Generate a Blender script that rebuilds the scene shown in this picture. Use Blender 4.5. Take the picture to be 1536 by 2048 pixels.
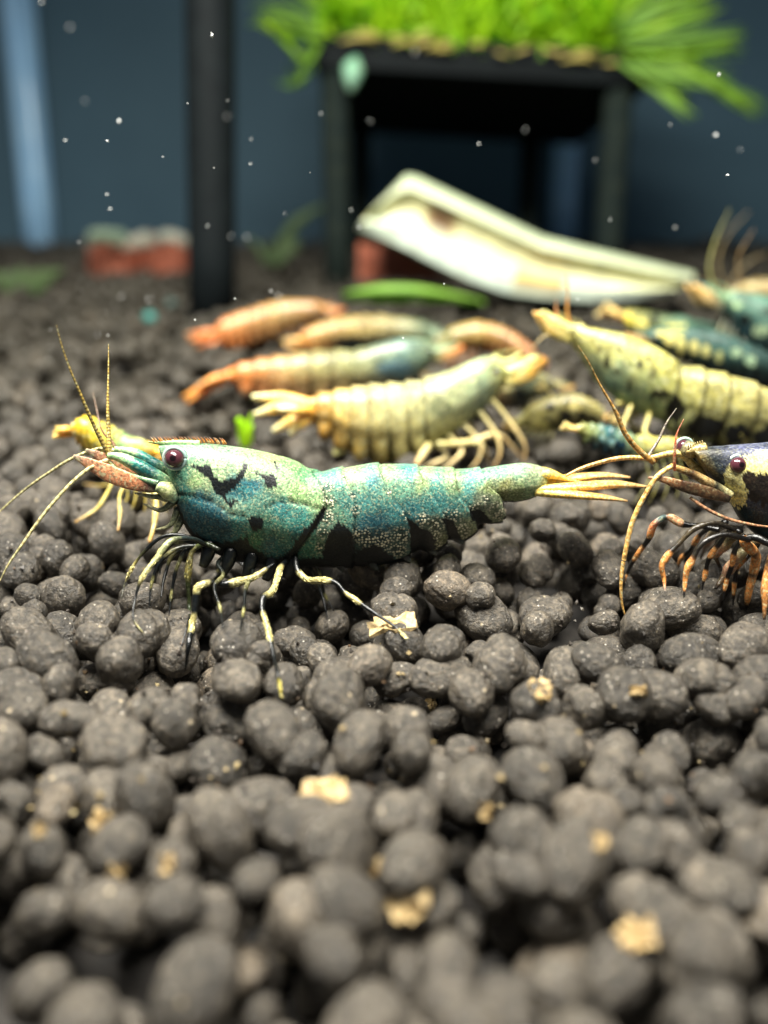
import bpy, math, random
import numpy as np
from mathutils import Vector

random.seed(7); R = np.random.RandomState(7)
for o in list(bpy.data.objects): bpy.data.objects.remove(o)
S = bpy.context.scene
S.unit_settings.system = 'METRIC'; S.unit_settings.scale_length = 0.01      # one unit is one centimetre
C = S.collection

# ------------------------------------------------------------------ camera, world, lamps, exposure
PW, PH, FPX = 1536.0, 2048.0, 1577.0
PITCH = math.radians(15.0)
SLOPE = math.tan(math.radians(8.9))
CAM = np.array([0.0, 0.0, 2.227])
FWD = np.array([0, math.cos(PITCH), -math.sin(PITCH)]); UP = np.array([0, math.sin(PITCH), math.cos(PITCH)])
HY = 4.12                                                                   # distance of the shrimp in focus
cam = bpy.data.cameras.new('camera'); camo = bpy.data.objects.new('camera', cam); C.objects.link(camo)
camo.location = CAM; camo.rotation_euler = (math.radians(90) - PITCH, 0, 0)
cam.sensor_fit = 'VERTICAL'; cam.sensor_height = 36; cam.lens = 36 * FPX / PH
cam.clip_start = 0.05; cam.clip_end = 300
cam.dof.use_dof = True; cam.dof.focus_distance = 4.07
cam.dof.aperture_fstop = cam.lens * 1e-3 / 0.128                            # an opening 0.85 mm wide
cam.dof.aperture_blades = 0
S.camera = camo
wd = bpy.data.worlds.new('World'); S.world = wd; wd.use_nodes = True
wd.node_tree.nodes['Background'].inputs[0].default_value = (0.75, 0.86, 1.0, 1)
wd.node_tree.nodes['Background'].inputs[1].default_value = 0.13
def lamp(name, loc, target, sx, sy, power, col):
    l = bpy.data.lights.new(name, 'AREA'); l.shape = 'RECTANGLE'; l.size = sx; l.size_y = sy; l.energy = power; l.color = col
    o = bpy.data.objects.new(name, l); C.objects.link(o); o.location = loc
    o.rotation_euler = (Vector(target) - Vector(loc)).to_track_quat('-Z', 'Y').to_euler()
    return o
lamp('aquarium_light', (-1.0, 2.2, 12), (0, 3.8, 0), 11, 4.0, 8000, (1.0, 0.965, 0.88))
S.view_settings.view_transform = 'Standard'; S.view_settings.look = 'None'; S.view_settings.exposure = 0.0
S.cycles.max_bounces = 6; S.cycles.use_denoising = True

# ------------------------------------------------------------------ maths helpers
def P(u, v, Y):
    """photo point (u, v) on the upright plane y = Y"""
    u = np.asarray(u, float); v = np.asarray(v, float); Y = np.asarray(Y, float)
    a = (u - PW / 2) / FPX; b = -(v - PH / 2) / FPX
    dx = a; dy = FWD[1] + b * UP[1]; dz = FWD[2] + b * UP[2]
    t = Y / dy
    return np.stack(np.broadcast_arrays(t * dx, Y, CAM[2] + t * dz), -1)
def ray(u, v):
    a = (u - PW / 2) / FPX; b = -(v - PH / 2) / FPX
    return np.array([a, FWD[1] + b * UP[1], FWD[2] + b * UP[2]])
def mound(x, y):
    x = np.asarray(x, float); y = np.asarray(y, float)
    h = 0.13 * np.exp(-((x - 0.95) / 0.75) ** 2 - ((y - 4.45) / 0.45) ** 2)
    h = h - 0.10 * np.exp(-((x + 0.75) / 0.6) ** 2 - ((y - 4.2) / 0.45) ** 2)
    h = h + 0.25 * np.exp(-((x - 2.4) / 0.9) ** 2 - ((y - 5.8) / 0.6) ** 2)
    h = h + 0.05 * np.sin(x * 1.1 + 0.4) * np.sin(y * 0.9 + 1.0) * np.clip((y - 3) / 3, 0, 1)
    return h
def gz(x, y): return SLOPE * np.asarray(y, float) + mound(x, y)
def G(u, v):
    d = ray(u, v); t = CAM[2] / (SLOPE * d[1] - d[2])
    return CAM + d * t
def cmpp(Y): return Y / (FPX * math.cos(PITCH))
def srgb(c):
    c = np.asarray(c, float) / 255.0
    return np.where(c <= 0.04045, c / 12.92, ((c + 0.055) / 1.055) ** 2.4)
def vnoise(p, seed=0):
    p = np.asarray(p, float) + seed * 17.31; i = np.floor(p).astype(np.int64); f = p - i; f = f * f * (3 - 2 * f)
    def h(a, b, c):
        n = (a * 374761393 + b * 668265263 + c * 2147483647 + seed * 144665) & 0x7fffffff
        n = ((n ^ (n >> 13)) * 1274126177) & 0x7fffffff
        return ((n ^ (n >> 16)) & 0xffff) / 65535.0
    r = 0
    for a in (0, 1):
        for b in (0, 1):
            for c in (0, 1):
                w = (f[..., 0] if a else 1 - f[..., 0]) * (f[..., 1] if b else 1 - f[..., 1]) * (f[..., 2] if c else 1 - f[..., 2])
                r = r + w * h(i[..., 0] + a, i[..., 1] + b, i[..., 2] + c)
    return r * 2 - 1
def fbm(p, o=3, seed=0):
    p = np.asarray(p, float); r = 0; a = 1.0
    for k in range(o): r = r + a * vnoise(p * 2 ** k, seed + k); a *= 0.5
    return r
def crom(pts, n):
    pts = np.asarray(pts, float)
    d = np.r_[0, np.cumsum(np.linalg.norm(np.diff(pts, axis=0), axis=1) + 1e-9)]; d /= d[-1]
    t = np.linspace(0, 1, n); out = np.zeros((n, pts.shape[1])); m = np.gradient(pts, d, axis=0)
    k = np.clip(np.searchsorted(d, t, side='right') - 1, 0, len(d) - 2)
    h = (d[k + 1] - d[k])[:, None]; s = ((t - d[k])[:, None]) / h
    return ((2*s**3 - 3*s**2 + 1) * pts[k] + (s**3 - 2*s**2 + s) * h * m[k] + (-2*s**3 + 3*s**2) * pts[k + 1] + (s**3 - s**2) * h * m[k + 1])
def stops(t, st):
    t = np.asarray(t, float); x = [a[0] for a in st]; c = np.array([srgb(a[1]) for a in st])
    return np.stack([np.interp(t, x, c[:, j]) for j in range(3)], -1)

# ------------------------------------------------------------------ object helpers
def link(o, parent=None):
    C.objects.link(o)
    if parent is not None: o.parent = parent
    return o
ORG = {}
def thing(name, label, cat, loc, group=None):
    o = bpy.data.objects.new(name, None); o.empty_display_size = 0.2; C.objects.link(o)
    o.location = tuple(float(a) for a in loc); o['label'] = label; o['category'] = cat
    if group: o['group'] = group
    ORG[o.name] = np.array(loc, float)
    return o
def tag(o, label=None, cat=None, group=None, kind=None):
    if label: o['label'] = label
    if cat: o['category'] = cat
    if group: o['group'] = group
    if kind: o['kind'] = kind
    return o
def mesh(name, V, F, mat, parent=None, col=None, smooth=True, origin=None):
    V = np.asarray(V, float)
    root = parent
    while root is not None and root.parent is not None: root = root.parent
    org = ORG[root.name] if root is not None else (np.asarray(origin, float) if origin is not None else V.mean(0))
    me = bpy.data.meshes.new(name); me.from_pydata((V - org).tolist(), [], F if isinstance(F, list) else F.tolist())
    if smooth: me.polygons.foreach_set('use_smooth', [True] * len(me.polygons))
    if col is not None:
        c = np.asarray(col, float)
        if c.shape[1] == 3: c = np.c_[c, np.zeros(len(c))]
        a = me.color_attributes.new('pigment', 'FLOAT_COLOR', 'POINT'); a.data.foreach_set('color', c.ravel())
    if mat: me.materials.append(mat)
    o = bpy.data.objects.new(name, me)
    if root is None: o.location = tuple(org)
    return link(o, parent)
def merge(parts):
    V, F, K, n = [], [], [], 0
    for v, f, c in parts:
        V.append(v); F += [tuple(i + n for i in q) for q in f]; K.append(c); n += len(v)
    return np.concatenate(V), F, np.concatenate(K)
def grid_faces(n, m, close=True, base=0):
    F = []
    for i in range(n - 1):
        for j in range(m if close else m - 1):
            F.append((base + i * m + j, base + i * m + (j + 1) % m, base + (i + 1) * m + (j + 1) % m, base + (i + 1) * m + j))
    return F
def tube(pts, r1, r2=None, ref=(0, 0, 1), n=24, m=10, colf=None, raw=False, wob=0.0):
    """swept tube or blade; pts world points, r1 sideways radius, r2 radius along ref; colf(t)->(n,3) linear colours"""
    p = crom(pts, n); t = np.linspace(0, 1, n)
    def rad(r):
        r = np.atleast_1d(np.asarray(r, float)); return np.interp(t, np.linspace(0, 1, len(r)), r) if len(r) > 1 else np.full(n, r[0])
    a = rad(r1); b = rad(r2) if r2 is not None else a
    T = np.gradient(p, axis=0); T /= np.linalg.norm(T, axis=1)[:, None] + 1e-12
    rf = np.asarray(ref, float); s = np.cross(T, rf); L = np.linalg.norm(s, axis=1)
    s = np.where(L[:, None] < 0.15, np.cross(T, np.array([0.3, 1, 0.1])), s); s /= np.linalg.norm(s, axis=1)[:, None]
    q = np.cross(s, T)
    if wob: a = a * (1 + wob * np.sin(np.arange(n) * 2.6))
    th = np.linspace(0, 2 * math.pi, m, endpoint=False)
    V = p[:, None] + (a[:, None] * np.cos(th))[..., None] * s[:, None] + (b[:, None] * np.sin(th))[..., None] * q[:, None]
    V = V.reshape(-1, 3); F = grid_faces(n, m)
    V = np.concatenate([V, p[:1], p[-1:]])
    k = n * m
    F += [(k, (j + 1) % m, j) for j in range(m)] + [(k + 1, (n - 1) * m + j, (n - 1) * m + (j + 1) % m) for j in range(m)]
    if colf is None: c = np.ones((n, 3)) * 0.5
    else: c = np.asarray(colf(t))
    K = np.concatenate([np.repeat(c, m, 0), c[:1], c[-1:]])
    return V, F, K
def ball(c, r, cols, n=18, m=24, scale=(1, 1, 1), axis=None, spot=None):
    th = np.linspace(0, math.pi, n); ph = np.linspace(0, 2 * math.pi, m, endpoint=False)
    d = np.stack([np.sin(th)[:, None] * np.cos(ph), np.cos(th)[:, None] * np.ones(m), np.sin(th)[:, None] * np.sin(ph)], -1).reshape(-1, 3)
    V = np.asarray(c) + d * r * np.asarray(scale)
    K = np.tile(srgb(cols), (len(d), 1))
    if spot is not None:
        dirv, cs, w = spot; dd = d @ (np.asarray(dirv) / np.linalg.norm(dirv)); f = np.clip((dd - w) / (1 - w) * 2.5, 0, 1)[:, None]
        K = K * (1 - f) + srgb(cs) * f
    return V, grid_faces(n, m), K

# ------------------------------------------------------------------ materials
def mat(name):
    m = bpy.data.materials.new(name); m.use_nodes = True; nt = m.node_tree
    return m, nt, nt.nodes, nt.links, nt.nodes['Principled BSDF']
def N(nd, t, **k):
    n = nd.new(t)
    for a, b in k.items():
        if a in n.inputs: n.inputs[a].default_value = b
        else: setattr(n, a, b)
    return n
def ramp(nd, lk, fac, st):
    r = nd.new('ShaderNodeValToRGB'); e = r.color_ramp.elements
    while len(e) < len(st): e.new(0.5)
    for k, (p, c) in enumerate(st): e[k].position = p; e[k].color = (*c, 1) if len(c) == 3 else c
    lk.new(fac, r.inputs[0]); return r.outputs[0]
def mixc(nd, lk, fac, a, b, mode='MIX'):
    m = nd.new('ShaderNodeMix'); m.data_type = 'RGBA'; m.blend_type = mode
    for s, x in ((0, fac), (6, a), (7, b)):
        if hasattr(x, 'is_output'): lk.new(x, m.inputs[s])
        else: m.inputs[s].default_value = x if s == 0 else (*x, 1)
    return m.outputs[2]
def maths(nd, lk, op, a, b=None, clamp=False):
    m = nd.new('ShaderNodeMath'); m.operation = op; m.use_clamp = clamp
    for s, x in ((0, a), (1, b)):
        if x is None: continue
        if hasattr(x, 'is_output'): lk.new(x, m.inputs[s])
        else: m.inputs[s].default_value = x
    return m.outputs[0]
def shell_material(name, rough=0.34, grain=75.0, amount=0.5, bump=0.35, sss=0.0, spec=0.5):
    m, nt, nd, lk, b = mat(name)
    at = N(nd, 'ShaderNodeAttribute', attribute_name='pigment'); tc = nd.new('ShaderNodeTexCoord')
    n1 = N(nd, 'ShaderNodeTexNoise', Scale=grain, Detail=3.0, Roughness=0.65); lk.new(tc.outputs['Object'], n1.inputs['Vector'])
    g = ramp(nd, lk, n1.outputs[0], [(0.34, (0.30, 0.34, 0.36)), (0.47, (0.85, 0.85, 0.85)), (0.60, (1.5, 1.5, 1.4))])
    c0 = mixc(nd, lk, amount, at.outputs['Color'], mixc(nd, lk, 1.0, at.outputs['Color'], g, 'MULTIPLY'))
    n2 = N(nd, 'ShaderNodeTexNoise', Scale=grain * 1.25, Detail=2.0); lk.new(tc.outputs['Object'], n2.inputs['Vector'])
    lum = nd.new('ShaderNodeRGBToBW'); lk.new(at.outputs['Color'], lum.inputs[0])
    wh = maths(nd, lk, 'MULTIPLY', ramp(nd, lk, n2.outputs[0], [(0.54, (0, 0, 0)), (0.64, (amount, amount, amount))]), maths(nd, lk, 'MULTIPLY', lum.outputs[0], 3.0, True), True)
    c1 = mixc(nd, lk, wh, c0, (0.60, 0.60, 0.34))
    vo = N(nd, 'ShaderNodeTexVoronoi', Scale=60.0, Randomness=0.7); lk.new(tc.outputs['Object'], vo.inputs['Vector'])
    dot = ramp(nd, lk, vo.outputs['Distance'], [(0.30, (1, 1, 1)), (0.50, (0, 0, 0))])
    k = maths(nd, lk, 'MULTIPLY', dot, at.outputs['Alpha'], True)
    dk = mixc(nd, lk, maths(nd, lk, 'MULTIPLY', at.outputs['Alpha'], 0.75, True), c1, mixc(nd, lk, 1.0, c1, (0.22, 0.27, 0.27), 'MULTIPLY'))
    c2 = mixc(nd, lk, k, dk, (0.70, 0.66, 0.46))
    lk.new(c2, b.inputs['Base Color'])
    hs = maths(nd, lk, 'ADD', maths(nd, lk, 'MULTIPLY', n1.outputs[0], 0.8), k)
    bp = N(nd, 'ShaderNodeBump', Strength=bump, Distance=0.006); lk.new(hs, bp.inputs['Height']); lk.new(bp.outputs[0], b.inputs['Normal'])
    b.inputs['Roughness'].default_value = rough; b.inputs['Specular IOR Level'].default_value = spec
    if sss:
        b.inputs['Subsurface Weight'].default_value = sss; b.inputs['Subsurface Radius'].default_value = (0.08, 0.055, 0.03); b.inputs['Subsurface Scale'].default_value = 1.0
    return m
SHELL = shell_material('speckled_shell', rough=0.42, amount=0.85, bump=0.7, spec=0.35)
SHELL2 = shell_material('pale_translucent_shell', rough=0.35, grain=26, amount=0.6, bump=0.35, sss=0.3)
LIMB = shell_material('limb_cuticle', rough=0.28, grain=60, amount=0.8, bump=0.8)
def eye_material():
    m, nt, nd, lk, b = mat('glossy_eye'); at = N(nd, 'ShaderNodeAttribute', attribute_name='pigment')
    lk.new(at.outputs['Color'], b.inputs['Base Color']); b.inputs['Roughness'].default_value = 0.16; b.inputs['Coat Weight'].default_value = 0.4
    return m
EYE = eye_material()
def granule_material(name, island):
    m, nt, nd, lk, b = mat(name)
    ge = nd.new('ShaderNodeNewGeometry'); oi = nd.new('ShaderNodeObjectInfo')
    rnd = ge.outputs['Random Per Island'] if island else oi.outputs['Random']
    pos = ge.outputs['Position']
    n1 = N(nd, 'ShaderNodeTexNoise', Scale=9.0, Detail=5.0, Roughness=0.6); lk.new(pos, n1.inputs['Vector'])
    n2 = N(nd, 'ShaderNodeTexNoise', Scale=38.0, Detail=5.0, Roughness=0.75); lk.new(pos, n2.inputs['Vector'])
    n3 = N(nd, 'ShaderNodeTexVoronoi', Scale=15.0); lk.new(pos, n3.inputs['Vector'])
    n4 = N(nd, 'ShaderNodeTexVoronoi', Scale=46.0); lk.new(pos, n4.inputs['Vector'])
    base = ramp(nd, lk, rnd, [(0.0, (0.048, 0.043, 0.036)), (0.5, (0.070, 0.062, 0.051)), (0.9, (0.094, 0.083, 0.068)), (1.0, (0.130, 0.108, 0.082))])
    v = ramp(nd, lk, n1.outputs[0], [(0.3, (0.6, 0.6, 0.6)), (0.7, (1.35, 1.33, 1.28))])
    w = ramp(nd, lk, n2.outputs[0], [(0.36, (0.45, 0.45, 0.45)), (0.5, (0.95, 0.95, 0.95)), (0.64, (2.1, 2.0, 1.85))])
    c = mixc(nd, lk, 1.0, mixc(nd, lk, 1.0, base, v, 'MULTIPLY'), w, 'MULTIPLY')
    # pale mineral specks
    pick = maths(nd, lk, 'GREATER_THAN', n3.outputs['Color'], 0.80)
    near = ramp(nd, lk, n3.outputs['Distance'], [(0.10, (1, 1, 1)), (0.17, (0, 0, 0))])
    c = mixc(nd, lk, maths(nd, lk, 'MULTIPLY', pick, near), c, (0.50, 0.41, 0.27))
    pick2 = maths(nd, lk, 'GREATER_THAN', n4.outputs['Color'], 0.68)
    near2 = ramp(nd, lk, n4.outputs['Distance'], [(0.14, (1, 1, 1)), (0.26, (0, 0, 0))])
    c = mixc(nd, lk, maths(nd, lk, 'MULTIPLY', maths(nd, lk, 'MULTIPLY', pick2, near2), 0.85), c, (0.55, 0.50, 0.42))
    sx = nd.new('ShaderNodeSeparateXYZ'); lk.new(pos, sx.inputs[0])        # shade over the back of the bed, put into the colour as dark brown
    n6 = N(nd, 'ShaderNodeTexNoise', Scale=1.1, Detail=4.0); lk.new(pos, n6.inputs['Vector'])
    back_shade = maths(nd, lk, 'ADD', maths(nd, lk, 'MULTIPLY', maths(nd, lk, 'SUBTRACT', sx.outputs[1], 5.2), 0.22), maths(nd, lk, 'MULTIPLY', maths(nd, lk, 'SUBTRACT', n6.outputs[0], 0.5), 2.4), True)
    c = mixc(nd, lk, maths(nd, lk, 'MULTIPLY', back_shade, 0.6), c, (0.034, 0.030, 0.018))
    lk.new(c, b.inputs['Base Color'])
    n5 = N(nd, 'ShaderNodeTexNoise', Scale=105.0, Detail=2.0, Roughness=0.6); lk.new(pos, n5.inputs['Vector'])
    h = maths(nd, lk, 'ADD', maths(nd, lk, 'MULTIPLY', n1.outputs[0], 1.2), maths(nd, lk, 'MULTIPLY', n2.outputs[0], 0.75))
    h = maths(nd, lk, 'ADD', h, maths(nd, lk, 'MULTIPLY', n5.outputs[0], 0.38))
    bp = N(nd, 'ShaderNodeBump', Strength=1.0, Distance=0.019); lk.new(h, bp.inputs['Height']); lk.new(bp.outputs[0], b.inputs['Normal'])
    b.inputs['Roughness'].default_value = 0.36; b.inputs['Specular IOR Level'].default_value = 0.5
    return m
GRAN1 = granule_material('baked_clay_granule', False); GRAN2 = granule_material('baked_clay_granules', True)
def simple(name, c1, c2, scale, rough=0.6, bump=0.3, dist=0.02, detail=4.0, trans=0.0, spec=0.5):
    m, nt, nd, lk, b = mat(name); tc = nd.new('ShaderNodeTexCoord')
    n1 = N(nd, 'ShaderNodeTexNoise', Scale=scale, Detail=detail, Roughness=0.6); lk.new(tc.outputs['Object'], n1.inputs['Vector'])
    lk.new(ramp(nd, lk, n1.outputs[0], [(0.35, c1), (0.65, c2)]), b.inputs['Base Color'])
    bp = N(nd, 'ShaderNodeBump', Strength=bump, Distance=dist); lk.new(n1.outputs[0], bp.inputs['Height']); lk.new(bp.outputs[0], b.inputs['Normal'])
    b.inputs['Roughness'].default_value = rough; b.inputs['Specular IOR Level'].default_value = spec
    if trans: b.inputs['Transmission Weight'].default_value = trans
    return m
WALL = simple('blue_grey_back_film', (0.046, 0.102, 0.142), (0.060, 0.124, 0.166), 0.16, rough=0.75, bump=0.0)
MUD = simple('dark_substrate', (0.012, 0.011, 0.010), (0.03, 0.026, 0.022), 6, rough=0.9)
BLACK = simple('black_plastic', (0.004, 0.006, 0.007), (0.006, 0.009, 0.010), 3, rough=0.7, bump=0.05, spec=0.12)
SLATE = simple('dark_mesh_plastic', (0.008, 0.015, 0.015), (0.018, 0.026, 0.020), 4, rough=0.8, bump=0.3, spec=0.15)
TUBEM = simple('pale_blue_tube', (0.34, 0.62, 0.92), (0.42, 0.70, 0.96), 1.5, rough=0.25, bump=0.0)
TERRA = simple('terracotta', (0.22, 0.055, 0.028), (0.34, 0.10, 0.05), 5, rough=0.8, bump=0.4)
RIM = simple('worn_pale_rim', (0.35, 0.22, 0.17), (0.42, 0.50, 0.40), 4, rough=0.8, bump=0.4)
FLAKE = simple('tan_leaf_fragment', (0.30, 0.21, 0.085), (0.58, 0.43, 0.22), 22, rough=0.55, bump=0.9, dist=0.02)
WHITE = simple('white_speck', (0.85, 0.88, 0.85), (0.95, 0.97, 0.95), 20, rough=0.4, bump=0.1)
def leaf_material(name, c1, c2, tr=0.35):
    m, nt, nd, lk, b = mat(name); oi = nd.new('ShaderNodeObjectInfo'); ge = nd.new('ShaderNodeNewGeometry')
    n1 = N(nd, 'ShaderNodeTexNoise', Scale=2.2, Detail=3.0); lk.new(ge.outputs['Position'], n1.inputs['Vector'])
    f = maths(nd, lk, 'ADD', maths(nd, lk, 'MULTIPLY', n1.outputs[0], 0.7), maths(nd, lk, 'MULTIPLY', ge.outputs['Random Per Island'], 0.35))
    col = ramp(nd, lk, f, [(0.25, c1), (0.75, c2)]); lk.new(col, b.inputs['Base Color']); b.inputs['Roughness'].default_value = 0.5
    t = nd.new('ShaderNodeBsdfTranslucent'); lk.new(col, t.inputs[0]); mx = nd.new('ShaderNodeMixShader'); mx.inputs[0].default_value = tr
    lk.new(b.outputs[0], mx.inputs[1]); lk.new(t.outputs[0], mx.inputs[2]); lk.new(mx.outputs[0], nd['Material Output'].inputs[0])
    return m
MOSS = leaf_material('bright_green_moss', (0.20, 0.60, 0.004), (0.62, 0.92, 0.02))
LEAF = leaf_material('green_leaf', (0.14, 0.38, 0.03), (0.36, 0.62, 0.10))
DULL = leaf_material('dull_green_leaf', (0.07, 0.13, 0.05), (0.15, 0.22, 0.09))
PIG = shell_material('pigmented_surface', rough=0.5, grain=5, amount=0.25, bump=0.1)

# ------------------------------------------------------------------ setting: substrate and tank wall
YB = float(G(768, 488)[1])
nx, ny = 70, 60
xs = np.linspace(-34, 34, nx); ys = np.linspace(-4, YB + 1.5, ny); X, Yg = np.meshgrid(xs, ys)
V = np.stack([X, Yg, SLOPE * Yg + mound(X, Yg) - 0.36], -1).reshape(-1, 3)
ground = tag(mesh('ground', V, grid_faces(ny, nx, False), MUD, origin=(0, 0, 0)), kind='structure',
             label='dark bed of round clay granules covering the tank floor')
ORG[ground.name] = np.zeros(3)
V = np.array([(-36, YB, -4), (36, YB, -4), (36, YB, 26), (-36, YB, 26), (-36, YB + .6, -4), (36, YB + .6, -4), (36, YB + .6, 26), (-36, YB + .6, 26)], float)
tag(mesh('back_wall', V, [(0, 1, 2, 3), (5, 4, 7, 6), (0, 4, 5, 1), (3, 2, 6, 7), (0, 3, 7, 4), (1, 5, 6, 2)], WALL, smooth=False, origin=(0, YB, 0)),
    kind='structure', label='plain blue grey back wall of the tank')

# drop the granules one after the other, each to the lowest of a few nearby resting places
def drop():
    Y0, Y1 = 0.9, YB - 0.05
    cell = 0.30; grid = {}; out = []
    rs = random.Random(11); rnd = rs.random
    half = lambda y: 0.50 * y + 0.9
    area = sum(2 * half(Y0 + (k + .5) * (Y1 - Y0) / 50) * (Y1 - Y0) / 50 for k in range(50))
    n = int(area * 0.44 * 0.62 / (4 / 3 * math.pi * 0.105 ** 3))
    sq = math.sqrt
    for k in range(n):
        while True:
            y = Y0 + rnd() * (Y1 - Y0)
            if rnd() * half(Y1) < half(y) * (1.25 if y < 3.5 else 1.0): break
        x = (rnd() * 2 - 1) * half(y)
        r = 0.110 * (0.60 + 0.52 * rnd() + (0.10 if rnd() < 0.15 else 0))
        best = None
        for c in range(5):
            cx = x + (rnd() - .5) * 0.44 if c else x; cy = y + (rnd() - .5) * 0.44 if c else y
            if cy > Y1: cy = Y1
            i, j = int(cx // cell), int(cy // cell); z = r
            for a in (i - 1, i, i + 1):
                for b in (j - 1, j, j + 1):
                    L = grid.get((a, b))
                    if L:
                        for (qx, qy, qz, qr) in L:
                            R2 = (qr + r) * 0.985; dd = R2 * R2 - (qx - cx) ** 2 - (qy - cy) ** 2
                            if dd > 0:
                                zz = qz + sq(dd)
                                if zz > z: z = zz
            if best is None or z < best[2]: best = (cx, cy, z, r)
        out.append(best); grid.setdefault((int(best[0] // cell), int(best[1] // cell)), []).append(best)
    return np.array(out)
gr = drop()
top = gr[:, 2] + gr[:, 3]
# height of the pile round each granule
ci = np.floor(gr[:, :2] / 0.8).astype(int); key = ci[:, 0] * 1000 + ci[:, 1]
lev = {}
for k, t in zip(key, top): lev.setdefault(k, []).append(t)
lev = {k: np.percentile(v, 75) for k, v in lev.items()}
L0 = np.median(list(lev.values()))
gr[:, 2] -= L0 + 0.0
keep = gr[:, 2] > -0.38
gr = gr[keep]
gr[:, 2] += SLOPE * gr[:, 1] + mound(gr[:, 0], gr[:, 1])
gr[:, 2] = np.minimum(gr[:, 2], SLOPE * gr[:, 1] + mound(gr[:, 0], gr[:, 1]) + 0.09)
def hit(u, v):
    """where the line of sight through (u, v) meets the granules"""
    d = ray(u, v); d = d / np.linalg.norm(d); oc = gr[:, :3] - CAM; b = oc @ d; q = (oc ** 2).sum(1) - b * b; r2 = gr[:, 3] ** 2
    ok = (q < r2) & (b > 0)
    if not ok.any(): return G(u, v), np.array([0, -.15, 1.0])
    t = np.where(ok, b - np.sqrt(np.maximum(r2 - q, 0)), 1e9); k = int(np.argmin(t)); p = CAM + d * t[k]
    return p, (p - gr[k, :3]) / gr[k, 3]
def ico(level):
    import bmesh
    bm = bmesh.new(); bmesh.ops.create_icosphere(bm, subdivisions=level, radius=1.0)
    v = np.array([q.co[:] for q in bm.verts]); f = np.array([[q.index for q in a.verts] for a in bm.faces]); bm.free()
    return v, f
def lump(v, seed):
    r = np.random.RandomState(seed); d = np.ones(len(v))
    d += 0.11 * vnoise(v * 1.0 + seed * 3.1, seed) + 0.045 * vnoise(v * 2.3 + seed, seed + 5)
    d += 0.026 * vnoise(v * 5.5 + seed, seed + 9) + 0.014 * vnoise(v * 12 + seed, seed + 11)
    for k in range(r.randint(0, 3)):                       # a few pits and chips
        a = r.normal(size=3); a /= np.linalg.norm(a); w = r.uniform(0.04, 0.16)
        d -= r.uniform(0.06, 0.16) * np.exp(-((1 - v @ a) / w) ** 2)
    if r.rand() < 0.25:                                    # two granules baked together
        a = r.normal(size=3); a /= np.linalg.norm(a); d -= 0.14 * np.exp(-((v @ a) / 0.25) ** 2); v = v + 0.25 * (v @ a)[:, None] * a
    s = np.array([r.uniform(1.0, 1.34), r.uniform(0.92, 1.05), r.uniform(0.82, 0.98)])
    return v * d[:, None] * s * 0.985
def rotm(r):
    q = r.normal(size=4); q /= np.linalg.norm(q); w, x, y, z = q
    return np.array([[1-2*(y*y+z*z), 2*(x*y-z*w), 2*(x*z+y*w)], [2*(x*y+z*w), 1-2*(x*x+z*z), 2*(y*z-x*w)], [2*(x*z-y*w), 2*(y*z+x*w), 1-2*(x*x+y*y)]])
# which granules show: cast lines of sight through a grid of photo points
cnt = np.zeros(len(gr))
near = np.where(gr[:, 1] < 8)[0]; g8 = gr[near]
for v in range(760, 2048, 16):
    for u in range(4, 1536, 16):
        d = ray(u, v); d /= np.linalg.norm(d); oc = g8[:, :3] - CAM; b = oc @ d; q = (oc ** 2).sum(1) - b * b; r2 = g8[:, 3] ** 2
        t = np.where((q < r2) & (b > 0), b - np.sqrt(np.maximum(r2 - q, 0)), 1e9); k = int(np.argmin(t))
        if t[k] < 1e8: cnt[near[k]] += 1
order = np.argsort(-cnt)[:300]; single = np.zeros(len(gr), bool); single[order] = True; single &= cnt > 0
v4, f4 = ico(5); VAR = []
for s in range(18):
    V = lump(v4, s + 1); me = bpy.data.meshes.new('granule'); me.from_pydata(V.tolist(), [], f4.tolist())
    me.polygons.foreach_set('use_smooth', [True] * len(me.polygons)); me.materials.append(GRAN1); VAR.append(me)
from mathutils import Matrix
rr = np.random.RandomState(3)
for k in np.where(single)[0]:
    o = bpy.data.objects.new('granule', VAR[rr.randint(len(VAR))]); o.parent = ground
    M = Matrix((rotm(rr) * gr[k, 3]).tolist()).to_4x4(); M.translation = gr[k, :3]
    o.matrix_local = M; C.objects.link(o)
def heap(idx, level, nvar):
    v, f = ico(level); vs = [lump(v, 40 + s) for s in range(nvar)]; Vs, Fs, n = [], [], 0
    for k in idx:
        Vs.append(vs[rr.randint(nvar)] @ (rotm(rr) * gr[k, 3]).T + gr[k, :3]); Fs.append(f + n); n += len(v)
    return np.concatenate(Vs), np.concatenate(Fs), n
rest = np.where(~single)[0]; a = heap(rest[gr[rest, 1] < 7.5], 4, 12); b = heap(rest[(gr[rest, 1] >= 7.5)], 2, 12)
V = np.concatenate([a[0], b[0]]); F = np.concatenate([a[1], b[1] + a[2]])
me = bpy.data.meshes.new('granules'); me.vertices.add(len(V)); me.vertices.foreach_set('co', V.ravel().astype('f'))
me.loops.add(F.size); me.loops.foreach_set('vertex_index', F.ravel().astype('i'))
me.polygons.add(len(F)); me.polygons.foreach_set('loop_start', np.arange(0, F.size, 3, dtype='i')); me.polygons.foreach_set('loop_total', np.full(len(F), 3, dtype='i'))
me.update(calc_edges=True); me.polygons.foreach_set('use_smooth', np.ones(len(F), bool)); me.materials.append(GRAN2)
o = bpy.data.objects.new('granules', me); o['kind'] = 'stuff'; link(o, ground)
print('granules', len(gr), 'single', single.sum(), 'tris', len(F))

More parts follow.
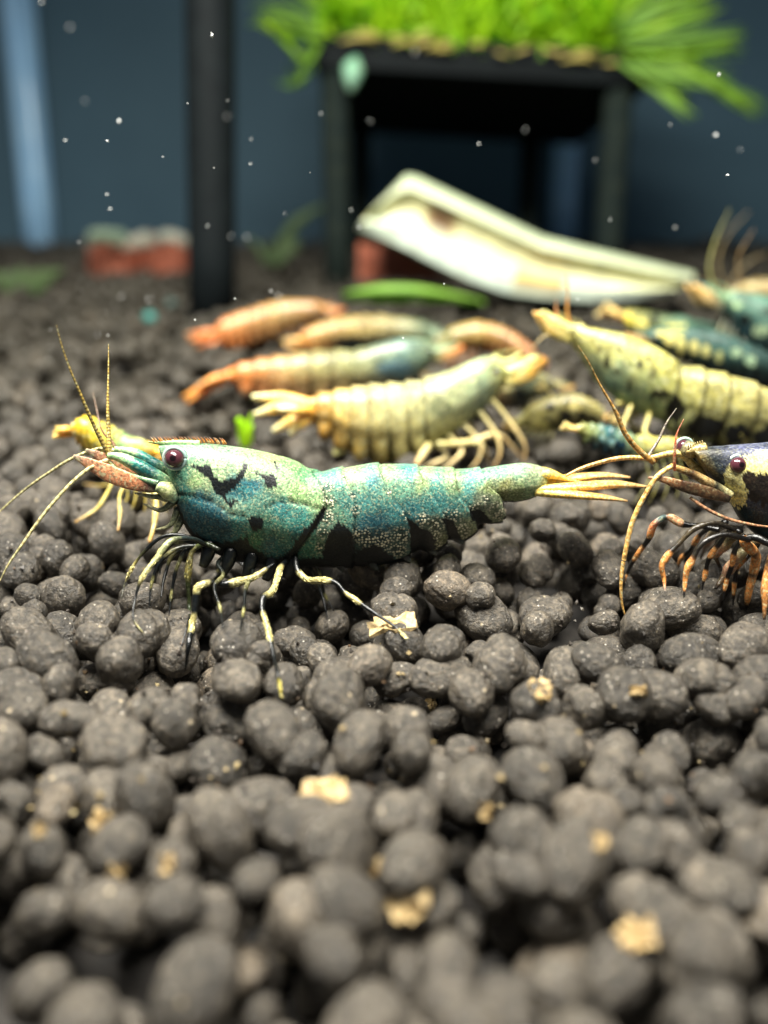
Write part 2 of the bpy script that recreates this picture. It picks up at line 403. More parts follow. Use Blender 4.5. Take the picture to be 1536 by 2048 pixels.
# ------------------------------------------------------------------ shrimp builder
class Frame:
    """a shrimp's side plane: photo outline points -> world; w is sideways, towards the camera, in photo pixels"""
    def __init__(s, Y, u0=768, yaw=0.0): s.Y = Y; s.u0 = u0; s.k = math.tan(math.radians(yaw)); s.s = cmpp(Y)
    def __call__(s, u, v, w=0):
        u, v, w = np.broadcast_arrays(np.asarray(u, float), np.asarray(v, float), np.asarray(w, float))
        Y = s.Y + s.k * (u - s.u0) * s.s
        p = P(u, v, Y); p[..., 1] -= w * s.s
        return p
def inpoly(u, v, poly):
    r = np.zeros(u.shape, bool); n = len(poly); j = n - 1
    for i in range(n):
        (xi, yi), (xj, yj) = poly[i], poly[j]
        if yi != yj: r ^= ((yi > v) != (yj > v)) & (u < (xj - xi) * (v - yi) / (yj - yi) + xi)
        j = i
    return r
def pldist(u, v, pl):
    d = np.full(u.shape, 1e9)
    for (x0, y0), (x1, y1) in zip(pl[:-1], pl[1:]):
        L = (x1-x0)**2 + (y1-y0)**2 + 1e-9; t = np.clip(((u-x0)*(x1-x0) + (v-y0)*(y1-y0)) / L, 0, 1)
        d = np.minimum(d, np.hypot(u-x0-t*(x1-x0), v-y0-t*(y1-y0)))
    return d
def body_mesh(fr, T, B, HW, n, m, paint, disp=None, flat=0.72):
    """T, B: lists (s, u, v) of the back and belly outline; HW: list (s, halfwidth)"""
    smax = T[-1][0]; s = np.linspace(0, smax, n)
    def sp(L):
        k = np.array([a[0] for a in L]); u = np.array([a[1:] for a in L], float)
        mm = np.gradient(u, k, axis=0); i = np.clip(np.searchsorted(k, s, side='right') - 1, 0, len(k) - 2)
        h = (k[i+1] - k[i])[:, None]; t = (s - k[i])[:, None] / h
        return (2*t**3-3*t**2+1)*u[i] + (t**3-2*t**2+t)*h*mm[i] + (-2*t**3+3*t**2)*u[i+1] + (t**3-t**2)*h*mm[i+1]
    t_, b_ = sp(T), sp(B); hw = np.interp(s, [a[0] for a in HW], [a[1] for a in HW])
    th = np.linspace(0, 2 * math.pi, m, endpoint=False)
    c = (1 - np.cos(th)) / 2; lat = np.sign(np.sin(th)) * np.abs(np.sin(th)) ** flat
    low = np.clip((c - 0.55) / 0.45, 0, 1)
    uv = t_[:, None] + (b_ - t_)[:, None] * c[None, :, None]
    w = hw[:, None] * lat * (1 - 0.28 * low)
    u, v = uv[..., 0], uv[..., 1]; ss = np.repeat(s[:, None], m, 1); cc = np.repeat(c[None], n, 0)
    V = fr(u, v, w)
    Q = fr(u, v, np.abs(w)) - CAM; dd = Q @ FWD; u, v = PW / 2 + FPX * Q[..., 0] / dd, PH / 2 - FPX * (Q @ UP) / dd   # how far the flank bulges
    if disp is not None:
        dpx = disp(u, v, ss, cc) * fr.s
        du = np.gradient(V, axis=0); dv = np.roll(V, -1, 1) - np.roll(V, 1, 1); nn = np.cross(du, dv); nn /= np.linalg.norm(nn, axis=-1)[..., None] + 1e-12
        ctr = V.mean(1, keepdims=True); sg = np.sign(((V - ctr) * nn).sum(-1)); nn *= np.where(sg == 0, 1, sg)[..., None]
        V = V + nn * dpx[..., None]
    K = paint(u, v, ss, cc, w)
    V = V.reshape(-1, 3); K = K.reshape(n * m, -1); F = grid_faces(n, m)
    V = np.concatenate([V, V[:m].mean(0)[None], V[-m:].mean(0)[None]]); k = n * m
    K = np.concatenate([K, K[:1], K[k-1:k]])
    F += [(k, (j+1) % m, j) for j in range(m)] + [(k+1, (n-1)*m+j, (n-1)*m+(j+1) % m) for j in range(m)]
    return V, F, K
def bands(st, wobble=0.0):
    def f(t):
        return stops(t, st)
    return f
def ringed(base, dark, n, amt=0.6):
    b, d = srgb(base), srgb(dark)
    def f(t):
        k = (0.5 + 0.5 * np.sin(t * n * 2 * math.pi))[:, None] ** 1.5 * amt
        return b * (1 - k) + d * k
    return f

# ================================================================== the teal shrimp in focus
fr = Frame(HY, 600, 4)
base = np.array([*P(640, 1130, HY)[:2], gz(*P(640, 1130, HY)[:2])])
hero = thing('shrimp', 'large teal and green shrimp with black blotches standing in sharp focus on the granules', 'shrimp', base, 'shrimps in the tank')
T = [(0,318,891),(1,345,888),(2,375,888),(3,410,889),(4,460,894),(5,510,902),(6,555,914),(7,592,930),(7.6,615,944),(8,632,946),(9,670,940),(10,735,931),(11,790,930),(12,850,934),(13,910,939),(14,950,939),(15,985,935),(16,1020,930),(17,1050,928),(18,1078,934),(19,1094,944)]
B = [(0,330,925),(1,350,978),(2,365,1030),(3,395,1078),(4,450,1112),(5,510,1126),(6,560,1131),(7,610,1131),(8,640,1131),(9,690,1131),(10,760,1127),(10.5,800,1118),(11,826,1104),(11.2,838,1098),(11.6,865,1105),(12,888,1088),(12.15,896,1080),(12.6,925,1082),(12.95,950,1063),(13.2,958,1048),(13.6,985,1045),(14.2,1013,1032),(14.55,1005,1008),(15,1012,1004),(16,1032,1003),(17,1055,998),(18,1074,990),(19,1086,982)]
HW = [(0,10),(1,36),(2,50),(3,60),(4,68),(5,72),(6,74),(7,72),(8,66),(10,64),(12,56),(14,44),(16,34),(17,30),(18,24),(19,12)]
SEG = [[(612,938),(636,962),(650,1000),(650,1014),(636,1036),(612,1076),(585,1112)],
       [(682,938),(700,980),(710,1009),(709,1045),(705,1135)], [(755,930),(770,967),(786,1001),(807,1027),(820,1050),(820,1135)],
       [(835,930),(848,972),(874,1006),(890,1037),(897,1090)], [(908,935),(916,990),(934,1014),(949,1040),(956,1070)], [(960,935),(976,972),(997,990),(1006,1008)]]
GRV = [[(352,988),(385,992),(415,998),(440,1012),(462,1026),(480,1032),(492,1030)], [(532,1014),(550,1005),(578,1002),(605,1008),(645,1019)]]
def seg_u(pl, v): return np.interp(v, [p[1] for p in pl], [p[0] for p in pl])
def hero_disp(u, v, s, c):
    d = np.zeros(u.shape); ub = [seg_u(p, v) for p in SEG] + [np.full(u.shape, 1120.0)]
    lo = ub[0]
    d += np.where(u < ub[0], 5.5 * np.clip(1 - (ub[0] - u) / 60, 0, 1) ** 0.6 + 0.0, 0)
    for a, b_ in zip(ub[:-1], ub[1:]):
        q = (u - a) / (b_ - a + 1e-6); inside = (u >= a) & (u < b_)
        d += np.where(inside, 4.0 * np.clip(q, 0, 1) ** 1.6 - 0.5 - 1.8 * np.exp(-(q / 0.06) ** 2), 0)
    for pl in GRV: d -= 3.2 * np.exp(-(pldist(u, v, pl) / 3.0) ** 2)
    # swollen gill covers under the grooves
    d += 5.0 * np.exp(-(((u - 425) / 60) ** 2 + ((v - 1040) / 35) ** 2)) + 6.0 * np.exp(-(((u - 575) / 55) ** 2 + ((v - 1055) / 45) ** 2))
    d -= 4.0 * np.exp(-(((u - 470) / 30) ** 2 + ((v - 990) / 22) ** 2))
    return d
CP = [(340,895,150,185,140),(400,900,155,190,145),(450,905,160,188,138),(500,915,170,190,120),(540,915,205,195,90),(580,935,150,185,105),(610,960,110,175,110),(630,1000,165,190,105),(390,960,200,200,105),(370,950,110,170,135),(430,948,215,215,140),(500,940,205,205,120),(470,980,60,140,160),(502,968,40,135,165),(490,985,60,150,160),(560,970,190,205,130),(600,985,190,200,90),(640,1008,190,200,100),
 (365,985,70,140,130),(400,1005,40,115,140),(430,1035,30,95,135),(450,1060,28,90,120),(400,1040,30,95,125),(380,1020,40,110,125),(475,1045,60,140,135),(465,1012,160,185,150),(500,1020,125,170,145),(520,1005,120,170,150),(560,1020,55,140,140),(600,1030,60,140,130),(560,1060,90,140,115),(590,1060,45,125,120),(540,1090,20,105,120),(560,1100,28,115,115),(510,1080,60,130,90),(530,1040,90,140,110),(625,1090,55,135,110),
 (650,960,105,175,145),(670,960,95,175,165),(700,950,195,200,115),(722,960,150,190,140),(745,960,70,160,170),(770,950,175,195,115),(800,970,125,180,145),(820,950,75,165,160),(845,960,195,190,85),(870,970,85,165,150),(908,965,165,180,100),(940,970,95,170,165),(965,960,125,185,160),(976,975,195,175,75),(1000,945,135,185,155),(1040,945,165,195,155),(1008,975,205,165,60),(1035,982,195,175,80),(1062,985,190,195,125),(1070,950,205,200,130),(1090,960,230,195,90),
 (690,1010,90,160,150),(672,1020,120,165,130),(730,1010,85,155,150),(740,1050,35,100,125),(770,1060,38,95,115),(745,1085,50,90,95),(790,1080,75,105,95),(800,1030,65,140,145),(830,1030,55,135,145),(870,1010,75,155,155),(862,1050,110,112,90),(900,1020,75,150,150),(930,1005,95,160,150),(880,1080,165,138,70),(930,1065,205,170,95),(990,1030,215,190,130),(965,1005,150,145,115),(655,1050,130,155,130),(648,1080,110,140,115),(720,1095,60,90,85)]
BLK = [[(340,985),(355,1000),(366,1030),(387,1060),(415,1080),(450,1085),(478,1078),(495,1071),(502,1090),(522,1104),(552,1113),(572,1108),(590,1118),(640,1114),(660,1124),(730,1127),(790,1124),(790,1190),(340,1190)],
       [(648,1008),(654,1018),(648,1036),(630,1060),(612,1082),(596,1104),(580,1116),(565,1112),(583,1090),(600,1066),(610,1052),(622,1046),(634,1028)],
       [(679,1042),(666,1052),(656,1068),(648,1090),(645,1104),(650,1180),(704,1180),(710,1087),(705,1066),(692,1053)],
       [(744,1089),(762,1094),(776,1104),(788,1114),(790,1180),(698,1180),(708,1107),(723,1096)],
       [(815,1036),(838,1053),(861,1063),(872,1081),(866,1130),(825,1130),(820,1076)],
       [(880,1034),(904,1040),(918,1060),(924,1090),(900,1090),(893,1061)], [(938,1018),(964,1020),(986,1042),(962,1056),(942,1040)],
       [(999,996),(1007,1004),(1040,1003),(1045,1012),(1005,1016)],
       [(392,935),(425,936),(432,953),(443,961),(465,955),(474,944),(480,932),(491,933),(478,957),(469,970),(447,986),(436,982),(425,962),(412,948)],
       [(512,944),(527,949),(541,950),(550,957),(549,968),(539,977),(530,968),(529,956),(520,949)], [(549,923),(554,926),(557,941),(552,937)],
       [(447,998),(477,1001),(466,1007),(462,1016),(455,1006)],
       [(505,1035),(515,1033),(525,1040),(526,1050),(516,1059),(504,1056),(499,1046)]]
SPK = [(655,975,13),(660,1005,15),(654,1035,14),(648,1065,13),(642,1095,12),(765,1085,24),(795,1098,18),(803,1070,18),(735,1078,20),(870,1075,14),(872,1050,16),(880,1095,12),(905,1035,18),(925,1060,18),(935,1078,12),(950,1018,14),(995,1025,20),(975,1000,12),(716,1070,12),(845,1040,14),(812,1030,9),(712,1020,9),(705,990,7),(688,955,6),(778,985,7),(760,950,6)]
def hero_paint(u, v, s, c, w):
    cp = np.array(CP, float); xy = cp[:, :2]; rgb = srgb(cp[:, 2:])
    nu = u + 6 * fbm(np.stack([u/14, v/14, w/14], -1), 2, 3); nv = v + 6 * fbm(np.stack([u/14, v/14, w/14], -1), 2, 8)
    d2 = (nu[..., None] - xy[:, 0]) ** 2 + (nv[..., None] - xy[:, 1]) ** 2 + 30
    W = d2 ** -2.0; W /= W.sum(-1, keepdims=True); K = W @ rgb; K = K * 0.54; g = K.mean(-1, keepdims=True); K = K * .74 + g * .26 * np.array([.62, 1.15, 1.02])
    K = K * (1 + (np.array([.82, .97, 1.12]) - 1) * np.clip((K[..., :1] / (K[..., 2:] + .01)) - 1.2, 0, 1))
    K[..., 2] = np.minimum(K[..., 2], K[..., 1] * 1.12 + .01); K[..., 0] = np.maximum(K[..., 0], K[..., 1] * .22)
    K[..., 0] *= .86
    mot = fbm(np.stack([u/9, v/9, w/9], -1), 3, 21)[..., None]
    K = K * (1 + 0.3 * mot)
    for pl in GRV: K *= 1 - 0.85 * np.exp(-(pldist(u, v, pl) / 2.2) ** 2)[..., None]
    for pl in SEG[1:]:                                         # thin dark joints between the tail plates
        du = u - seg_u(pl, v); K *= 1 - 0.5 * np.exp(-((du - 2) / 3.0) ** 2)[..., None] * (0.5 + 0.5 * np.clip((v - 950) / 60, 0, 1))[..., None]
    du = u - seg_u(SEG[0], v); K *= 1 - 0.8 * np.exp(-((du - 3) / 3.0) ** 2)[..., None]
    q = fbm(np.stack([u/5, v/5, w/5], -1), 2, 31) * 3.2; q2 = fbm(np.stack([u/5, v/5, w/5], -1), 2, 41) * 3.2
    blk = np.zeros(u.shape, bool)
    for i, pl in enumerate(BLK):
        g_ = 1.22 if i >= 8 else 1.0; m_ = np.mean(pl, 0); blk |= inpoly(m_[0] + (u + q - m_[0]) / g_, m_[1] + (v + q2 - m_[1]) / g_, pl)
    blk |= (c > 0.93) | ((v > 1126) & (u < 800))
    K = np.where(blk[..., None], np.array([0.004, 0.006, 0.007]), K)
    a = np.zeros(u.shape)
    for x, y, r in SPK: a = np.maximum(a, np.clip(1.5 - 1.15 * np.hypot(u - x, v - y) / r, 0, 1))
    a = np.where(blk, 0, a)
    return np.concatenate([K, a[..., None]], -1)
mesh('body', *body_mesh(fr, T, B, HW, 420, 116, hero_paint, hero_disp)[:2], SHELL, hero, col=body_mesh(fr, T, B, HW, 420, 116, hero_paint, hero_disp)[2])
def sc(px): return px * fr.s
# rostrum with its row of teeth
parts = [tube(fr([296, 320, 350, 400], [884, 886, 886, 888], [0, 0, 0, 0]), [sc(1), sc(4), sc(6), sc(8)], [sc(1.5), sc(5), sc(7), sc(8)], n=24, colf=bands([(0, (150, 150, 70)), (.4, (120, 165, 110)), (1, (150, 185, 130))]))]
for k in range(24):
    u = 306 + k * 6.2 + random.uniform(-1.6, 1.6); v = 882 + max(0, (u - 400)) * 0.06
    parts.append(tube(fr([u + 4, u, u - 5], [v + 4, v - 3, v - 9], [0, 0, 0]), [sc(2.6), sc(1.9), sc(.4)], n=5, m=6, colf=bands([(0, (200, 130, 60)), (1, (90, 50, 25))])))
V_, F_, K_ = merge(parts); mesh('rostrum', V_, F_, LIMB, hero, col=K_)
def eye(fr, parent, u, v, w, r, name='eye', stalk=(14, 6), c=(74, 38, 46), sc_=(60, 110, 105), view=(0.1, -1, 0.25)):
    c0 = fr(u, v, w); s_ = fr.s
    V, F, K = ball(c0, r * s_, c, 26, 36, (1.0, 1.0, 0.95), spot=(view, (20, 8, 12), 0.93))
    e = mesh('eye', V, F, EYE, parent, col=K)
    a = np.linspace(0, 2 * math.pi, 33)[:-1]
    # pale socket ring round the globe
    ring = np.stack([c0 + np.array([math.cos(q) * r * 1.1 * s_, 0.12 * r * s_, math.sin(q) * r * 1.1 * s_]) for q in np.r_[a, a[:1]]])
    V, F, K = tube(ring, r * .2 * s_, n=40, m=8, ref=(0, 1, 0), colf=lambda t: stops(t, [(0, (150, 185, 175)), (.5, (190, 205, 195)), (1, (150, 185, 175))]))
    mesh('eye_socket', V, F, EYE, e, col=K)
    V, F, K = tube(np.stack([c0 + np.array([0, .3 * r * s_, 0]), fr(u + stalk[0] * .5, v + stalk[1] * .6, w * .6), fr(u + stalk[0], v + stalk[1], w * 0.25)]), [r * 1.0 * s_, r * 1.05 * s_, r * .8 * s_], n=12, m=16, colf=bands([(0, (50, 75, 75)), (1, sc_)]))
    mesh('eyestalk', V, F, LIMB, e, col=K)
eye(fr, hero, 361, 908, 46, 18.5); eye(fr, hero, 338, 908, -44, 16)
# antennule and antenna bases, scales
def add(fr, parent, name, pts, r1, r2=None, colf=None, n=30, m=12, ref=(0, 0, 1), mat_=None, wob=0.0):
    pts = np.asarray(pts, float); p = fr(pts[:, 0], pts[:, 1], pts[:, 2])
    r1 = np.atleast_1d(r1) * fr.s; r2 = None if r2 is None else np.atleast_1d(r2) * fr.s
    V, F, K = tube(p, r1, r2, n=n, m=m, colf=colf, ref=ref, wob=wob)
    return mesh(name, V, F, mat_ or LIMB, parent, col=K)
pale = [(0, (165, 185, 135)), (.2, (90, 130, 100)), (.35, (20, 70, 70)), (.6, (40, 110, 100)), (.75, (140, 180, 130)), (1, (150, 185, 130))]
add(fr, hero, 'antennule_base', [(352,965,26),(320,945,32),(280,922,32),(248,908,30),(226,905,28)], [9, 13, 14, 12, 7], [11, 14, 14, 11, 6], bands(pale), n=50)
add(fr, hero, 'antennule_base', [(345,955,-20),(300,932,-22),(260,910,-22),(222,902,-20)], [10, 12, 12, 6], [11, 13, 11, 6], bands(pale), n=40)
add(fr, hero, 'antenna_base', [(362,985,30),(340,968,42),(325,962,46)], [12, 15, 9], [16, 17, 10], bands([(0, (120, 160, 140)), (.6, (185, 190, 130)), (1, (120, 140, 100))]), n=20)
add(fr, hero, 'antenna_base', [(330,958,44),(285,944,40),(245,930,34),(225,914,30)], [8, 6, 5, 4], [8, 5, 4, 4], bands([(0, (20, 60, 45)), (.3, (110, 150, 110)), (.6, (150, 170, 110)), (1, (120, 120, 70))]), n=40)
salmon = [(0, (25, 35, 35)), (.15, (95, 70, 60)), (.3, (205, 135, 95)), (.65, (215, 150, 110)), (.85, (190, 135, 105)), (1, (165, 150, 130))]
for w in (34, -30):
    add(fr, hero, 'antennal_scale', [(335,968,w+8),(305,962,w+10),(265,950,w+10),(220,932,w+8),(180,914,w+2),(160,905,w)], [3, 3.5, 3.5, 3, 2.5, 1], [7, 13, 17, 17, 12, 3], bands(salmon), n=50, m=16)
cream = (214, 206, 150)
add(fr, hero, 'antenna', [(232,912,30),(205,922,38),(168,950,52),(140,982,66),(110,1022,78),(85,1062,90),(62,1098,98),(44,1136,104)], [4.5, 4, 3.4, 3.2, 3, 2.6, 2, .6], colf=ringed(cream, (120, 95, 50), 26, .75), n=220, m=8, wob=.12)
add(fr, hero, 'antenna', [(228,906,-20),(200,902,-26),(160,912,-40),(115,932,-52),(70,960,-64),(25,990,-76),(-15,1022,-84),(-60,1062,-90)], [4, 3.6, 3.2, 3, 2.8, 2.4, 2, .6], colf=ringed(cream, (110, 90, 50), 30, .75), n=220, m=8, wob=.12)
brown = ringed((196, 170, 90), (70, 42, 16), 34, .9)
add(fr, hero, 'antennule', [(226,906,26),(216,880,30),(203,850,34),(190,815,40),(176,775,46),(160,730,52),(148,690,56),(139,648,60)], [4.4, 4.2, 3.6, 3, 2, 1.5, 1.1, .5], colf=brown, n=200, m=8, wob=.2)
add(fr, hero, 'antennule', [(232,912,30),(227,890,24),(222,860,14),(217,820,4),(213,780,-8),(209,735,-22),(204,690,-36)], [5, 4.4, 3.6, 2.6, 1.8, 1.3, .5], colf=brown, n=200, m=8, wob=.2)
add(fr, hero, 'antennule', [(228,905,-20),(200,890,-60),(168,885,-110),(150,875,-140),(130,842,-170),(110,808,-200)], [3.4, 3, 2.6, 2.2, 1.6, .6], colf=ringed((110, 80, 60), (60, 40, 30), 20), n=120, m=8)
# mouthparts
olive = [(0, (60, 70, 55)), (.4, (120, 125, 95)), (1, (160, 155, 120))]
for (a, b, c_, w) in (((352,985),(318,985),(280,978),30),((356,995),(330,1012),(296,1000),26),((362,1010),(345,1045),(318,1052),22),((362,1005),(330,1000),(290,988),-10),((370,1030),(350,1062),(322,1068),14),((366,1020),(352,1055),(345,1075),4)):
    add(fr, hero, 'maxilliped', [(*a, w), (*b, w + 4), (*c_, w + 4)], [8, 5, 1.5], colf=bands(olive), n=16, m=10)
# walking legs: photo points from the hip to the toe; the toe rests on the granule seen there
def leg(fr, parent, pts, w0, r, st, depth=None, n=70, seg=True):
    pts = np.asarray(pts, float); d = np.r_[0, np.cumsum(np.hypot(*np.diff(pts, axis=0).T))]; d /= d[-1]
    h, _ = hit(*pts[-1]); Yf = h[1] if depth is None else depth
    Yh = fr.Y + fr.k * (pts[0, 0] - fr.u0) * fr.s - w0 * fr.s
    Y = Yh + (Yf - Yh) * d ** 0.8
    for i in range(2, len(pts)):
        hp, _ = hit(*pts[i]); Y[i] = min(Y[i], hp[1] - 0.035)
    p = P(pts[:, 0], pts[:, 1], Y); tt = np.linspace(0, 1, n); lum = stops(tt, st).mean(1); lum = np.convolve(np.pad(lum, 2, 'edge'), np.ones(5) / 5, 'valid')
    rad_ = np.interp(tt, np.linspace(0, 1, len(np.atleast_1d(r))), np.atleast_1d(r)) * (0.66 + 0.26 * np.clip(lum / .35, 0, 1)) * (1 + .10 * np.sin(tt * 23 + pts[0, 0]))
    prt = [tube(p, rad_ * fr.s, n=n, m=10, colf=bands(st), ref=(0, 1, 0))]
    if n >= 70:                                                 # stiff bristles on the pale bands
        c_ = crom(p, n); rs = np.random.RandomState(int(pts.sum()) % 9999)
        for i in range(4, n - 2):
            if lum[i] > .22:
                for q in range(3):
                    e = rs.normal(size=3); tg = c_[i + 1] - c_[i - 1]; tg /= np.linalg.norm(tg); e -= tg * (e @ tg); e /= np.linalg.norm(e)
                    a0 = c_[i] + e * rad_[i] * fr.s * .9; prt.append(tube(np.stack([a0, a0 + e * 1.6 * fr.s + tg * 6 * fr.s]), np.array([.9, .2]) * fr.s, n=2, m=4, colf=bands([(0, (230, 215, 140)), (1, (235, 225, 160))])))
    V, F, K = merge(prt)
    return mesh('leg', V, F, LIMB, parent, col=K)
k_, y_ = (8, 11, 13), (150, 140, 90)
leg(fr, hero, [(405,1085),(370,1072),(330,1072),(290,1102),(262,1140),(248,1172),(243,1196)], 40, [6, 6, 6, 5, 4, 2.5, 1], [(0, k_), (.5, k_), (.62, (60, 60, 35)), (.7, (170, 155, 85)), (.82, y_), (.86, (70, 70, 60)), (1, (60, 60, 50))])
leg(fr, hero, [(415,1092),(385,1078),(345,1080),(312,1118),(282,1160),(270,1200),(268,1240),(292,1272)], 52, [6, 7, 7, 6.5, 5, 3.4, 2.4, 1], [(0, k_), (.22, (30, 40, 40)), (.32, (130, 135, 95)), (.5, (160, 160, 110)), (.6, y_), (.64, k_), (.88, k_), (.93, y_), (1, k_)])
leg(fr, hero, [(440,1100),(412,1088),(388,1098),(378,1132),(376,1172),(378,1205),(372,1260),(360,1300)], 60, [6, 7, 8, 6, 6, 4.5, 3, 1], [(0, k_), (.12, (60, 70, 40)), (.2, y_), (.3, (190, 175, 95)), (.36, (70, 80, 45)), (.6, (35, 45, 30)), (.75, k_), (1, k_)], depth=4.0)
leg(fr, hero, [(548,1128),(530,1140),(512,1152),(480,1163),(448,1168),(412,1167),(396,1176),(392,1195),(389,1225),(384,1250),(377,1290),(371,1340)], 55, [7, 7, 9, 10, 9, 10, 9, 8, 8, 7, 5, 2], [(0, k_), (.06, k_), (.08, y_), (.3, y_), (.32, k_), (.42, k_), (.44, y_), (.52, y_), (.54, k_), (.64, k_), (.66, y_), (.76, y_), (.78, k_), (1, k_)], n=110)
leg(fr, hero, [(572,1122),(560,1138),(554,1160),(542,1185),(527,1196),(524,1215),(532,1245),(540,1280),(548,1315),(557,1355),(564,1400)], 55, [8, 8, 8, 8, 8, 6.5, 6.5, 6, 4.5, 3.4, 1.4], [(0, k_), (.06, k_), (.1, y_), (.26, y_), (.3, y_), (.33, k_), (.42, k_), (.44, y_), (.6, y_), (.62, k_), (.9, k_), (.93, (225, 205, 60)), (.97, (225, 205, 60)), (1, k_)], n=110)
leg(fr, hero, [(590,1110),(596,1142),(612,1158),(648,1161),(672,1166),(690,1185),(718,1205),(752,1228),(788,1252),(815,1278)], 50, [9, 9, 8, 8, 7, 6, 6, 5, 3.6, 1.4], [(0, k_), (.12, k_), (.16, y_), (.38, y_), (.4, k_), (.5, k_), (.52, y_), (.62, y_), (.64, k_), (.9, k_), (.93, y_), (1, (150, 150, 130))], n=110)
for q in ([(470,1110),(455,1135),(440,1150),(425,1165),(432,1230)], [(520,1118),(500,1140),(470,1120),(440,1140),(420,1215)], [(560,1122),(585,1135),(612,1130),(640,1180),(655,1235)], [(430,1095),(400,1100),(350,1105),(330,1150),(322,1195)]):
    leg(fr, hero, q, -30, [8, 8, 7, 5, 2], [(0, k_), (.45, (20, 24, 22)), (.55, (90, 85, 50)), (.65, k_), (1, k_)])
for u, v in ((430,1098),(470,1112),(512,1120),(552,1124),(592,1120)):
    for w in (44, -36): add(fr, hero, 'leg_base', [(u, v - 26, w * .8), (u - 6, v, w), (u - 14, v + 20, w * 1.1)], [14, 14, 8], colf=bands([(0, (6, 9, 10)), (.8, (12, 16, 16)), (1, (40, 40, 28))]), n=10, m=10)
for q, w in (([(450,1110),(436,1128),(446,1150),(430,1170),(440,1215),(446,1255)], 20), ([(500,1124),(505,1150),(492,1175),(488,1215),(480,1262)], 10), ([(425,1098),(395,1092),(352,1098),(318,1128),(304,1165),(298,1215)], 34), ([(418,1092),(382,1084),(340,1092),(322,1128),(320,1150)], 20), ([(600,1112),(628,1128),(640,1150),(650,1190),(668,1222)], 16), ([(410,1090),(372,1100),(356,1130),(344,1180),(338,1232)], 30)):
    leg(fr, hero, q, w, [7, 6, 6, 5, 4, 1.5], [(0, k_), (.3, (20, 24, 22)), (.42, (95, 92, 58)), (.5, k_), (.68, k_), (.76, (120, 115, 70)), (.84, k_), (1, k_)])
# swimming legs under the tail plates
for k, (u, v) in enumerate([(668,1112),(735,1112),(800,1098),(850,1085),(905,1065)]):
    for w in (22, -22):
        add(fr, hero, 'swimmeret', [(u, v - 22, w), (u + 8, v + 4, w + 2), (u + 20, v + 22 - k * 2, w + 4)], [3, 4, 1.5], [8, 12, 4], bands([(0, k_), (.7, (12, 20, 22)), (1, (40, 45, 40))]), n=14, m=10, ref=(1, 0, 0))
# tail fan
gold = [(0, (215, 190, 100)), (.35, (235, 190, 90)), (.7, (225, 170, 95)), (1, (205, 165, 110))]
add(fr, hero, 'telson', [(1062,948,0),(1090,946,0),(1130,957,0),(1165,966,0),(1185,970,0)], [24, 20, 13, 7, 2], [14, 11, 6, 3, 1], bands([(0, (200, 200, 130)), (.3, (230, 195, 90)), (1, (235, 180, 80))]), n=40, m=16)
for (pts, r1, r2) in (([(1068,978,16),(1105,972,24),(1160,966,30),(1225,961,34),(1285,966,34)], [9, 13, 18, 16, 3], [10, 10, 9, 7, 2]),
                      ([(1068,980,16),(1105,980,30),(1150,980,44),(1200,984,48),(1240,990,50)], [9, 12, 16, 13, 3], [9, 9, 8, 6, 2]),
                      ([(1068,976,-16),(1105,968,-24),(1160,962,-30),(1220,958,-34),(1270,962,-34)], [9, 13, 16, 14, 3], [9, 9, 8, 6, 2]),
                      ([(1068,976,-16),(1105,974,-34),(1150,974,-50),(1200,976,-50),(1245,982,-52)], [9, 12, 16, 13, 3], [9, 9, 8, 6, 2])):
    add(fr, hero, 'uropod', pts, r1, r2, bands(gold), n=40, m=16)

